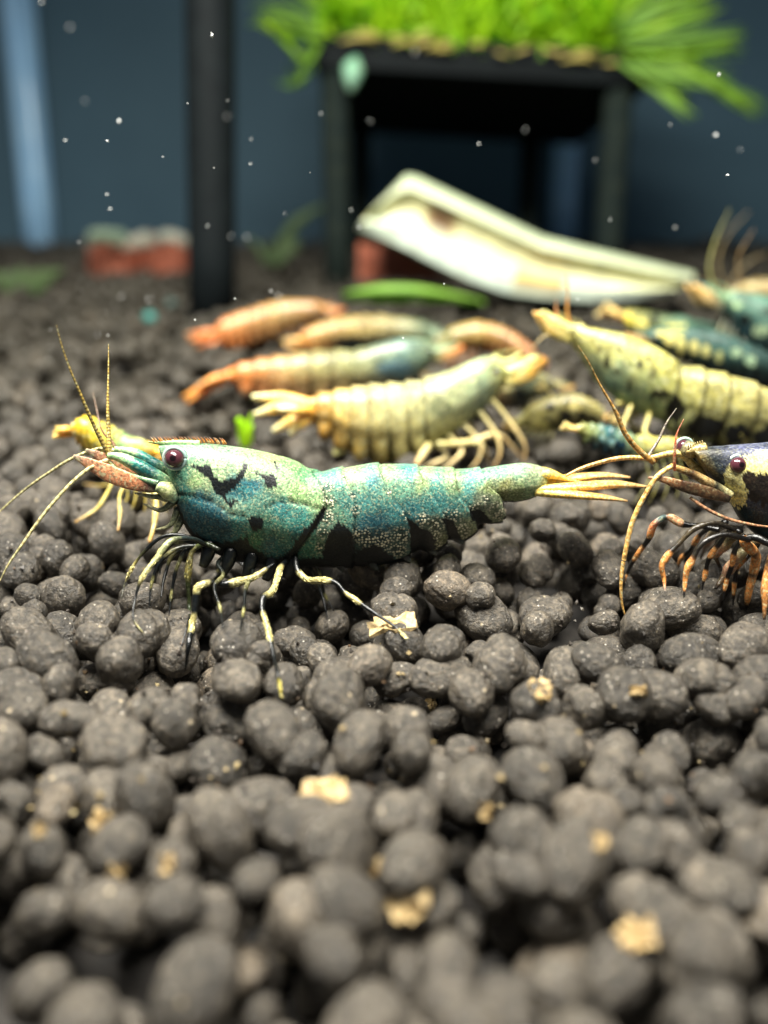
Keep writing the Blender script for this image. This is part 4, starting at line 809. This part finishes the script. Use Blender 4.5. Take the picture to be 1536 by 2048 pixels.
make_shrimp('cream and black mottled shrimp, out of focus between the cream and pale yellow ones', T13, B13, 6.4, 0, .36,
    top=[(0, (200, 190, 110)), (.5, (160, 150, 90)), (1, (190, 180, 110))], bot=[(0, (190, 180, 110)), (.3, (60, 55, 36)), (.6, (120, 110, 70)), (1, (150, 140, 90))],
    patches=[(1075,850,22,10,(220,210,130)), (1130,830,14,8,(20,18,14)), (1165,830,10,8,(20,20,14)), (1100,815,10,6,(30,26,18)), (1150,812,12,6,(220,205,130)), (1185,838,10,6,(30,30,20))],
    eye_at=(1052, 838), eye_r=4, n=110, m=40, legc=[(0, (190, 180, 110)), (.5, (30, 28, 20)), (1, (160, 150, 90))])

T14 = [(1108,760),(1088,748),(1066,742),(1044,742),(1022,748),(1000,758),(984,770),(970,784)]
B14 = [(1108,778),(1090,792),(1068,800),(1046,806),(1024,810),(1004,808),(988,804),(974,800)]
make_shrimp('dull brown and teal shrimp half hidden behind the head of the cream one', T14, B14, 7.1, 0, .36,
    top=[(0, (150, 140, 90)), (.4, (90, 100, 80)), (1, (150, 120, 70))], bot=[(0, (50, 60, 50)), (.5, (30, 36, 30)), (1, (110, 80, 50))],
    patches=[(1080,775,10,6,(180,160,100)), (1040,785,12,8,(14,18,18)), (1015,775,9,7,(150,140,90))], eye_at=(1098, 762), eye_r=4, n=110, m=40, legc=[(0, (120, 110, 60)), (1, (60, 50, 30))])
T15 = [(1450,588),(1470,572),(1500,564),(1530,562),(1565,566),(1600,575),(1640,590)]
B15 = [(1452,602),(1474,606),(1502,608),(1532,610),(1566,612),(1602,612),(1640,606)]
make_shrimp('pale tan shrimp farthest back at the right edge', T15, B15, 10.6, 0, .36,
    top=[(0, (190, 170, 110)), (1, (200, 170, 110))], bot=[(0, (150, 130, 90)), (1, (170, 140, 90))], eye_at=(1460, 586), eye_r=4, n=90, m=36, whips=[([(1450,585,0),(1440,560,4),(1432,520,8),(1450,470,12),(1490,425,16)], [2, 1.6, 1.2, .5], (150,130,90), (100,80,50)), ([(1450,590,0),(1425,570,4),(1395,560,8),(1370,562,12)], [2, 1.4, .5], (150,130,90), (100,80,50)), ([(1455,582,0),(1470,550,4),(1500,520,8),(1536,505,12)], [2, 1.4, .5], (150,130,90), (100,80,50))], legc=[(0, (150, 130, 80)), (1, (90, 80, 50))])
T16 = [(1300,660),(1330,655),(1368,655),(1405,660),(1440,668),(1480,684),(1520,700),(1570,724)]
B16 = [(1306,690),(1336,712),(1372,728),(1410,742),(1450,752),(1490,762),(1530,770),(1575,776)]
make_shrimp('black shrimp with yellow flecks directly above the back of the pale yellow one', T16, B16, 7.3, 0, .34,
    top=[(0, (60, 100, 90)), (.5, (50, 90, 86)), (1, (30, 60, 60))], bot=[(0, (14, 26, 26)), (1, (12, 24, 26))],
    patches=[(1340,680,10,14,(215,200,110)), (1362,690,9,16,(205,195,110)), (1388,695,8,15,(200,190,110)), (1412,702,9,12,(190,185,110)), (1438,712,7,12,(170,175,110)), (1322,668,14,5,(215,200,90)), (1470,705,12,8,(120,150,120)), (1350,665,20,4,(190,190,90)), (1500,722,10,12,(130,160,130))],
    eye_at=(1306, 672), eye_r=4, n=130, m=50, mt=SHELL, legc=[(0, (10, 20, 18)), (.4, (200, 185, 90)), (.6, (14, 20, 20)), (1, (160, 150, 80))])

# ================================================================== things lying on or standing in the bed
def post(name, label, cat, u, vb, wpx, top_z, utop, m_=BLACK, Y=None, round_=True, depth=None, base_cap=True):
    p = G(u, vb) if Y is None else np.array([P(u, vb, Y)[0], Y, 0.0]); y = p[1]; z0 = float(gz(p[0], y)) - 0.35; r = wpx / 2 * cmpp(y)
    root = thing(name, label, cat, (p[0], y, z0))
    a_ = P(u, vb, y); b_ = P(utop, 0, y); e_ = (b_ - a_) / (b_[2] - a_[2]); pts = np.array([a_ + e_ * (z - a_[2]) for z in (z0, (z0 + top_z) / 2, top_z)])
    V, F, K = tube(pts, r, n=8, m=28, ref=(0, 1, 0)); mesh('shaft', V, F, m_, root)
    return root, p, r
blackpost, pb, rb = post('black_post', 'thick black upright post rising out of the granules on the left', 'post', 425, 628, 86, 11.0, 420)
V, F, K = tube(np.array([[pb[0], pb[1], gz(pb[0], pb[1]) - .3], [pb[0], pb[1], gz(pb[0], pb[1]) - .02]]), rb * 1.12, n=4, m=28, ref=(0, 1, 0)); mesh('foot', V, F, BLACK, blackpost)
tb, p_, r_ = post('blue_tube', 'pale blue upright tube in the far left corner of the tank', 'tube', 82, 492, 58, 15.0, 36, m_=TUBEM, Y=YB - .6)
V, F, K = tube(np.array([P(100, 500, p_[1]) + [0, -.3, -.3], P(48, 0, p_[1]) + [0, -.3, 0]]), r_ * .5, n=4, m=20, ref=(0, 1, 0)); mesh('inner_tube', V, F, TUBEM, tb)

tb2, p2_, r2_ = post('blue_tube', 'faint pale blue upright tube seen between the legs of the plant stand', 'tube', 1122, 500, 46, 15.0, 1150, m_=TUBEM, Y=YB - .6)
# plant stand: tray of black mesh on four legs
YF, YR = 16.2, 21.6
zt = float(P(960, 118, YF)[2]); xl, xr = float(P(648, 118, YF)[0]), float(P(1285, 118, YF)[0])
st = thing('plant_stand', 'black mesh tray on four thin legs carrying bright green plants', 'stand', ((xl + xr) / 2, (YF + YR) / 2, float(gz((xl + xr) / 2, 19))))
TILT = 0.055
def tilt(V): V = np.array(V, float); V[:, 2] -= TILT * (V[:, 0] - xl); return V
def boxv(x0, x1, y0, y1, z0, z1):
    V = np.array([(x, y, z) for z in (z0, z1) for (x, y) in ((x0, y0), (x1, y0), (x1, y1), (x0, y1))], float)
    return V, [(3, 2, 1, 0), (4, 5, 6, 7), (0, 1, 5, 4), (1, 2, 6, 5), (2, 3, 7, 6), (3, 0, 4, 7)], np.ones((8, 3)) * .1
parts = []
for k in range(30):                                             # lattice floor of the tray
    x = xl + (xr - xl) * (k + .5) / 30; parts.append(boxv(x - .06, x + .06, YF, YR, zt - .10, zt - .02))
for k in range(22):
    y = YF + (YR - YF) * (k + .5) / 22; parts.append(boxv(xl, xr, y - .06, y + .06, zt - .02, zt + .06))
V, F, K = merge(parts); mesh('tray_lattice', tilt(V), F, SLATE, st, smooth=False)
V, F, K = boxv(xl + .1, xr - .1, YF + .1, YR - .1, zt + .07, zt + .16); mesh('tray_liner', tilt(V), F, simple('algae_stained_liner', (.020, .030, .012), (.055, .065, .022), 2, rough=.9), st, smooth=False)
for (a, b, c, d) in ((xl - .1, xr + .1, YF - .15, YF), (xl - .1, xr + .1, YR, YR + .15), (xl - .15, xl, YF, YR), (xr, xr + .15, YF, YR)):
    V, F, K = boxv(a, b, c, d, zt - .16, zt + .34); mesh('tray_rim', tilt(V), F, BLACK, st, smooth=False)
parts = []
for k in range(26):                                             # scalloped top edge of the front rim
    x = xl + (xr - xl) * (k + .5) / 26; parts.append(ball((x, YF - .075, zt + .34), .15, (20, 20, 20), 6, 8, (1, .45, .8)))
V, F, K = merge(parts); mesh('rim_edge', tilt(V), F, BLACK, st)
for (x, y, r) in ((float(P(672, 400, YF)[0]), YF + .2, .26), (float(P(1228, 400, YF)[0]), YF + .2, .27), (float(P(722, 400, YR)[0]), YR - .3, .26), (float(P(1052, 400, YR)[0]), YR - .3, .26)):
    V, F, K = tube(np.array([[x, y, float(gz(x, y)) - .3], [x, y, zt - .12 - TILT * (x - xl)]]), r, n=4, m=20, ref=(0, 1, 0)); mesh('leg', V, F, SLATE, st)
# bright plant mass on the tray
pl = thing('tray_plant', 'bright green moss and grass overflowing the black tray', 'plant', ((xl + xr) / 2, 18.6, zt + .17))
rp = np.random.RandomState(5)
nleaf = 14000; c = np.stack([rp.uniform(xl - .1, xr + .15, nleaf), rp.uniform(YF - .25, YR, nleaf), np.zeros(nleaf)], -1)
hgt = 2.1 + 0.8 * vnoise(np.c_[c[:, :2] * .7, np.zeros(nleaf)], 3); c[:, 2] = zt + .18 + hgt * rp.rand(nleaf) ** .8
d = rp.normal(size=(nleaf, 3)); d[:, 2] += .6; d /= np.linalg.norm(d, axis=1)[:, None]; e = np.cross(d, rp.normal(size=(nleaf, 3))); e /= np.linalg.norm(e, axis=1)[:, None]
ln = rp.uniform(.16, .5, nleaf)[:, None]; wdt = rp.uniform(.02, .06, nleaf)[:, None]
V = np.stack([c - d * ln * .5, c + e * wdt, c + d * ln, c - e * wdt], 1).reshape(-1, 3)
o = mesh('moss', tilt(V), (np.arange(nleaf * 4).reshape(-1, 4)), MOSS, pl, smooth=False); o['kind'] = 'stuff'
def blade(name, parent, pts, w, mat_, ref=(0, 1, 0), n=14, th=.03):
    V, F, K = tube(np.asarray(pts, float), np.array([.4, 1, .9, .5, .1]) * w, th, n=n, m=8, ref=ref); return mesh(name, V, F, mat_, parent)
def pxb(pts): return np.array([P(u, v, Y) for (u, v, Y) in pts])
right = [[(1225,60),(1300,30),(1420,5)],[(1235,80),(1320,60),(1432,28)],[(1240,95),(1340,85),(1480,72)],[(1245,105),(1350,110),(1470,92)],[(1250,110),(1380,150),(1450,185),(1515,215)],[(1250,100),(1360,130),(1440,165),(1490,200)],[(1260,120),(1320,160),(1390,175)],[(1285,165),(1330,190),(1380,225)],[(1230,50),(1270,10),(1330,-30)],[(1240,70),(1310,20),(1390,-10)],[(1245,90),(1330,100),(1400,130)],[(1270,120),(1340,140),(1400,165),(1450,160)],[(1225,80),(1250,20),(1262,-40)],[(1230,120),(1290,150),(1340,180)],[(1250,60),(1330,40),(1380,20)]]
left = [[(650,60),(600,35),(560,22),(515,30)],[(520,35),(560,75),(600,120),(620,140)],[(640,90),(625,120),(610,145)],[(650,80),(600,60),(540,45)],[(655,30),(610,10),(570,-20)],[(655,50),(630,80),(612,120),(590,130)],[(645,70),(590,70),(530,30)],[(620,140),(590,165),(570,150)]]
for k, q in enumerate(right + left):
    for rep in range(13 if k < len(right) else 5):
        Yb = 16.0 + rp.uniform(-.3, 1.5); jt = rp.uniform(-34, 34, 2) if rep else (0, 0)
        blade('leaf', pl, pxb([(a + jt[0] * i / len(q), b_ + jt[1] * i / len(q), Yb - .25 * i) for i, (a, b_) in enumerate(q)]), rp.uniform(.025, .06), LEAF if (k + rep) % 3 else MOSS)
for k in range(90):                                             # blades standing in the mass
    u = rp.uniform(650, 1290); v0 = rp.uniform(20, 100); Yb = rp.uniform(16, 18)
    blade('leaf', pl, pxb([(u, v0, Yb), (u + rp.uniform(-25, 25), v0 - 45, Yb - .2), (u + rp.uniform(-60, 60), v0 - 100, Yb - .4)]), rp.uniform(.04, .08), MOSS)
# yellowed stems along the tray edge
for k in range(22):
    u = rp.uniform(700, 1250); v0 = 74 + (u - 700) * .10 + rp.uniform(-12, 8)
    blade('stem', pl, pxb([(u - rp.uniform(10, 40), v0 + rp.uniform(-8, 8), 15.95), (u, v0 - 4, 15.85), (u + rp.uniform(10, 40), v0 + rp.uniform(-8, 8), 15.95)]), .035, STEM if 'STEM' in globals() else globals().setdefault('STEM', simple('yellowed_stem', (.45, .38, .08), (.62, .52, .16), 3)))
V, F, K = tube(pxb([(712,118,15.9),(706,140,15.85),(704,160,15.85),(702,182,15.9)]), [.06, .20, .15, .06], [.1, .2, .2, .1], n=16, colf=lambda t: stops(t, [(0, (120, 190, 150)), (1, (170, 215, 185))]), ref=(0, 1, 0))
tag(mesh('snail', V, F, PIG, col=K), 'pale mint snail clinging to the front left corner of the tray', 'snail')

# pale split stalk resting on a red shard
YS = 12.6
def stalk():
    # outline: back edge, ridge line, lower front edge; s along the stalk
    tp = [(772,392),(812,350),(832,352),(1087,474),(1388,546)]
    rg = [(740,424),(796,384),(822,378),(1085,498),(1386,560)]
    lo = [(715,456),(760,474),(810,496),(880,532),(940,560),(1010,585),(1080,595),(1180,602),(1270,598),(1345,585)]
    n = 60; r = []
    def lin(q):
        q = np.array(q, float); d = np.r_[0, np.cumsum(np.hypot(*np.diff(q, axis=0).T))]; t = np.linspace(0, d[-1], n); return np.stack([np.interp(t, d, q[:, 0]), np.interp(t, d, q[:, 1])], -1)
    a, b, c = lin(tp), lin(rg), lin(lo)
    for k in range(n):
        g = 0.5 * (b[k] + c[k])
        bb, c0 = b[k], c[k] * .70 + b[k] * .30
        ring = [(a[k], .50), (a[k] * .5 + bb * .5, .10), (bb, -.12), (bb * .9 + c0 * .1, .06), (bb * .45 + c0 * .55, .12), (c0 * .9 + bb * .1, .04), (c0, -.10), (c[k], -.02), (c[k] + [0, 8], .5), (a[k] * .4 + c[k] * .6, .95)]
        r.append([P(q[0], q[1], YS + w + (k / n) * -.6) for q, w in ring])
    V = np.array(r).reshape(-1, 3); m = 10; F = grid_faces(n, m) + [tuple(range(m))[::-1], tuple((n - 1) * m + j for j in range(m))]
    K = []
    cols = [(206, 222, 182), (214, 228, 190), (238, 244, 208), (216, 212, 166), (212, 208, 160), (214, 218, 180), (226, 238, 222), (212, 230, 212), (120, 130, 110), (150, 165, 130)]
    for k in range(n):
        for j in range(m):
            col = srgb(cols[j])
            if k < 8: col = srgb((205, 220, 200)) if j in (5, 6, 7) else col
            if 12 <= k <= 17 and j in (3, 4): col = srgb((105, 80, 55)) if 13 <= k <= 16 else srgb((150, 130, 90))
            if 30 <= k <= 38 and j in (5, 6): col = srgb((206, 175, 105))
            K.append(col)
    return V, F, np.array(K)
V, F, K = stalk(); o = tag(mesh('split_stalk', V, F, PIG, col=K, smooth=False), 'pale cream split stalk lying aslant behind the shrimps', 'stalk')

def shard(name, label, u0, u1, v0, v1, Y, rim=True, curve=.8, lean=.25):
    w0 = P((u0 + u1) / 2, v1, Y); root = thing(name, label, 'shard', (w0[0], Y, float(w0[2])))
    n, m = 22, 8; V = []
    for i in range(n):
        t = i / (n - 1); u = u0 + (u1 - u0) * t; yy = Y + curve * (2 * t - 1) ** 2
        for j in range(m):
            q = j / (m - 1); v = v1 + (v0 + 6 * math.sin(9 * t + u0) - v1) * q
            V.append(P(u, v, yy) + np.array([0, lean * q + .05 * math.sin(13 * t + 5 * q), 0]))
    V = np.array(V); V2 = V + np.array([0, .28, 0]); k = n * m
    F = grid_faces(n, m, False) + [f[::-1] for f in grid_faces(n, m, False, k)]
    for i in range(n - 1): F += [(i * m + m - 1, (i + 1) * m + m - 1, k + (i + 1) * m + m - 1, k + i * m + m - 1), (i * m, k + i * m, k + (i + 1) * m, (i + 1) * m)]
    for i in (0, n - 1):
        for j in range(m - 1): F.append((i * m + j, i * m + j + 1, k + i * m + j + 1, k + i * m + j))
    mesh('wall', np.concatenate([V, V2]), F, TERRA, root)
    if rim:
        pts = np.array([V[i * m + m - 1] + [0, .14, .03] for i in range(n)]); V_, F_, K_ = tube(pts, .16, n=40, m=10, ref=(0, 0, 1)); mesh('rim', V_, F_, RIM, root)
    return root
shard('terracotta_shard', 'left of two brown red shards beside the black post, pale moss on its rim', 172, 290, 484, 580, 17.2)
shard('terracotta_shard', 'brown red shard touching the black post', 284, 400, 482, 576, 17.0)
shard('terracotta_shard', 'bright red shard propping up the pale stalk', 716, 905, 482, 560, 13.6, rim=False, curve=.5)
tuft = thing('moss_tuft', 'small pale green moss tuft on the rim of the left shard', 'moss', P(215, 480, 17.0))
for k in range(16):
    u = 215 + rp.uniform(-28, 28); blade('sprig', tuft, pxb([(u, 486, 17.0), (u + rp.uniform(-8, 8), 474, 16.9), (u + rp.uniform(-14, 14), 460, 16.8)]), .14, globals().setdefault('PALE', leaf_material('pale_mint_moss', (.30, .45, .33), (.5, .62, .45))))
lf = thing('fallen_leaf', 'long green leaf lying in front of the pale stalk', 'leaf', P(830, 600, 11.5))
blade('leaf_blade', lf, pxb([(690,592,11.6),(740,590,11.5),(820,588,11.4),(900,594,11.5),(968,604,11.7)]), .15, LEAF, ref=(0, .9, .5), n=24, th=.06); blade('leaf_midrib', lf, pxb([(688,586,11.5),(820,582,11.3),(960,600,11.6)]), .03, LEAF, n=16)
def sprout(label, u, v, Y, hpx, n, w, m_, spread=30, cat='plant', name='grass_sprout', seed=1):
    r = np.random.RandomState(seed); root = thing(name, label, cat, P(u, v, Y))
    for k in range(n):
        a = r.uniform(-spread, spread); hh = hpx * r.uniform(.6, 1)
        blade('leaf', root, pxb([(u + a * .2, v, Y), (u + a * .45, v - hh * .5, Y - .02), (u + a, v - hh, Y - .05)]), w * r.uniform(.7, 1.1), m_)
sprout('short green sprout between the granules behind the teal shrimp', 490, 895, float(G(490, 895)[1]), 70, 7, .05, MOSS, 22, seed=2)
sprout('green moss patch at the left edge below the blue tube', 40, 590, float(G(40, 590)[1]), 60, 22, .16, DULL, 90, name='moss_patch', cat='moss', seed=3)
sprout('thin dull green plant bending right beside the black post', 545, 530, 17.5, 60, 8, .1, DULL, 60, name='thin_plant', seed=4)
cs = thing('curved_stem', 'long faint green stem arching under the tray', 'stem', P(560, 520, 18.5))
blade('stem', cs, pxb([(548,525,18.5),(575,465,18.4),(620,425,18.3),(690,400,18.2)]), .12, DULL)
V, F, K = ball(hit(300, 640)[0] + [0, 0, .04], .10, (70, 150, 140), 12, 16, (1, 1, .9)); tag(mesh('bokeh_ball', V, F, EYE, col=K), 'larger of two teal balls added for blurred bright spots left of the black post', 'bokeh_ball')  # balls added to stand in for two out-of-focus discs of light
V, F, K = ball(hit(342, 612)[0] + [0, 0, .04], .09, (40, 75, 70), 12, 16, (1, 1, .9)); tag(mesh('bokeh_ball', V, F, EYE, col=K), 'smaller darker ball added for a blurred bright spot beside the black post', 'bokeh_ball')

# tan fragments lying on the granules
def flake(name, label, u, v, su, sv, m_=FLAKE, seed=0, jag=.25, group=None, thick=.02, cat='fragment', tilt=0.35):
    p, nrm = hit(u, v); r = np.random.RandomState(seed); nrm = nrm * .6 + np.array([0, -tilt, 1]); nrm /= np.linalg.norm(nrm)
    ax = np.cross(np.array([0, 1, 0.2]), nrm); ax /= np.linalg.norm(ax); ay = np.cross(nrm, ax); s = cmpp(p[1]); n = 22
    a = np.linspace(0, 2 * math.pi, n, endpoint=False); rad = 1 + jag * r.uniform(-1, 1, n)
    V = []
    for lay, off in ((0, 0), (1, thick)):
        for ring, f in enumerate((1.0, .66, .33)):
            for k in range(n): V.append(p + nrm * (off + thick * 1.2 * (r.uniform(-.5, .5) + .5 * math.sin(3 * a[k] + ring))) + (ax * math.cos(a[k]) * su + ay * math.sin(a[k]) * sv) * s * rad[k] * f)
        V.append(p + nrm * (off + thick * .5))
    F = []; B0 = 3 * n + 1
    for lay in (0, 1):
        for ring in (0, 1):
            for k in range(n):
                q = (lay * B0 + ring * n + k, lay * B0 + ring * n + (k + 1) % n, lay * B0 + (ring + 1) * n + (k + 1) % n, lay * B0 + (ring + 1) * n + k)
                F.append(q if lay else q[::-1])
        for k in range(n):
            q = (lay * B0 + 2 * n + k, lay * B0 + 2 * n + (k + 1) % n, lay * B0 + 3 * n); F.append(q if lay else q[::-1])
    for k in range(n): F.append((k, (k + 1) % n, B0 + (k + 1) % n, B0 + k))
    return tag(mesh(name, V, F, m_, smooth=False), label, cat, group)
lg = 'tan fragments scattered on the granules'
for i, (lab, u, v, a, b_) in enumerate([
    ('big flaky tan fragment under the toe of the teal shrimp', 785, 1252, 48, 36), ('torn golden tan fragment low in the middle, on a front granule', 648, 1590, 52, 50),
    ('smooth tan chip on a granule right of the middle', 1080, 1382, 26, 34), ('blurred tan fragment near the bottom middle', 815, 1800, 50, 48),
    ('blurred orange tan fragment near the bottom right', 1275, 1870, 46, 40), ('pale yellow chip on a blurred granule at lower left', 205, 1642, 24, 32),
    ('narrow tan chip beside a big granule, right of the torn fragment', 968, 1620, 15, 20), ('small pale chip at lower left, below the pale yellow one', 335, 1730, 18, 26),
    ('faint tan chip on the blurred granules at lower right', 1192, 1690, 18, 26), ('little white chip near the left border', 82, 1665, 13, 20), ('thin golden streak of leaf above the middle chip', 860, 1412, 12, 22),
    ('pale chip on the large granule at the right border', 1275, 1385, 18, 12), ('small pale chip low on the left side', 235, 1745, 20, 24), ('brown fragment on the blurred granules left of the bottom fragment', 745, 1740, 34, 28)]):
    flake('leaf_fragment', lab, u, v, a, b_, seed=i, group=lg)

# crumbs of broken granule and waste in the gaps
rc = np.random.RandomState(9); parts = []
for k in range(750):
    u = rc.uniform(0, PW); v = 1000 + 640 * rc.rand() ** .8; p, nrm = hit(u, v)
    if p[2] - float(gz(p[0], p[1])) > .02 and rc.rand() < .75: continue
    r = rc.uniform(.006, .019); q = np.array([[1,0,0],[-1,0,0],[0,1,0],[0,-1,0],[0,0,1],[0,0,-1]], float) * rc.uniform(.5, 1.3, (6, 3)) * r
    q = q @ rotm(rc).T + p + nrm * r * .3; c0 = srgb((150, 132, 96)) if rc.rand() < .22 else (srgb((86, 66, 46)) if rc.rand() < .2 else srgb((62, 56, 50)))
    parts.append((q, [(0,2,4),(2,1,4),(1,3,4),(3,0,4),(2,0,5),(1,2,5),(3,1,5),(0,3,5)], np.tile(c0 * rc.uniform(.6, 1.3), (6, 1))))
V, F, K = merge(parts); o = mesh('debris', V, F, PIG, ground, col=K, smooth=False); o['kind'] = 'stuff'

# white specks drifting in the water
spk = [(424,71,7),(238,243,8),(215,282,5),(170,203,4),(130,281,5),(214,389,5),(220,418,5),(454,233,4),(502,279,4),(501,328,4),(494,475,5),(462,473,4),(642,227,4),(740,243,4),(830,105,6),(958,288,5),(702,420,4),(1432,270,7),(1422,225,0),(1438,150,6),(1455,350,6),(1130,380,0),(415,452,4),(158,485,4),(242,594,6),(298,600,6),(470,598,5),(542,582,4),(556,592,5),(98,720,4),(390,640,4),(195,671,4),(216,671,4),(572,612,3),(1220,440,4),(1060,395,0),(326,314,3),(455,201,3),(428,336,3),(570,428,3),(640,460,0),(84,5,7),(140,55,5),(888,568,4),(718,455,5),(1155,600,4),(806,676,4),(1190,320,4),(1350,455,4),(1480,300,4),(1340,250,3),(620,345,3),(375,207,3),(383,207,0),(100,660,3),(1050,260,4)]
for k, (u, v, r) in enumerate(spk):
    if not r: continue
    Yk = 2.9 + 3.2 * rp.rand() ** 1.5; p = P(u, v, Yk); s = cmpp(Yk) * r * .36
    d = rp.normal(size=3) * np.array([.6, .3, 1]); d /= np.linalg.norm(d)
    parts = [tube(np.stack([p - d * s * 1.3, p, p + d * s * 1.3]), np.array([.15, .8, .15]) * s, n=7, m=7)]
    for q in range(3):
        e = rp.normal(size=3); e /= np.linalg.norm(e); parts.append(tube(np.stack([p, p + e * s * 2.0]), np.array([.2, .04]) * s, n=3, m=4))
    V, F, K = merge(parts)
    tag(mesh('water_speck', V, F, WHITE), 'tiny white speck drifting in the water', 'speck', 'white specks drifting in the water')
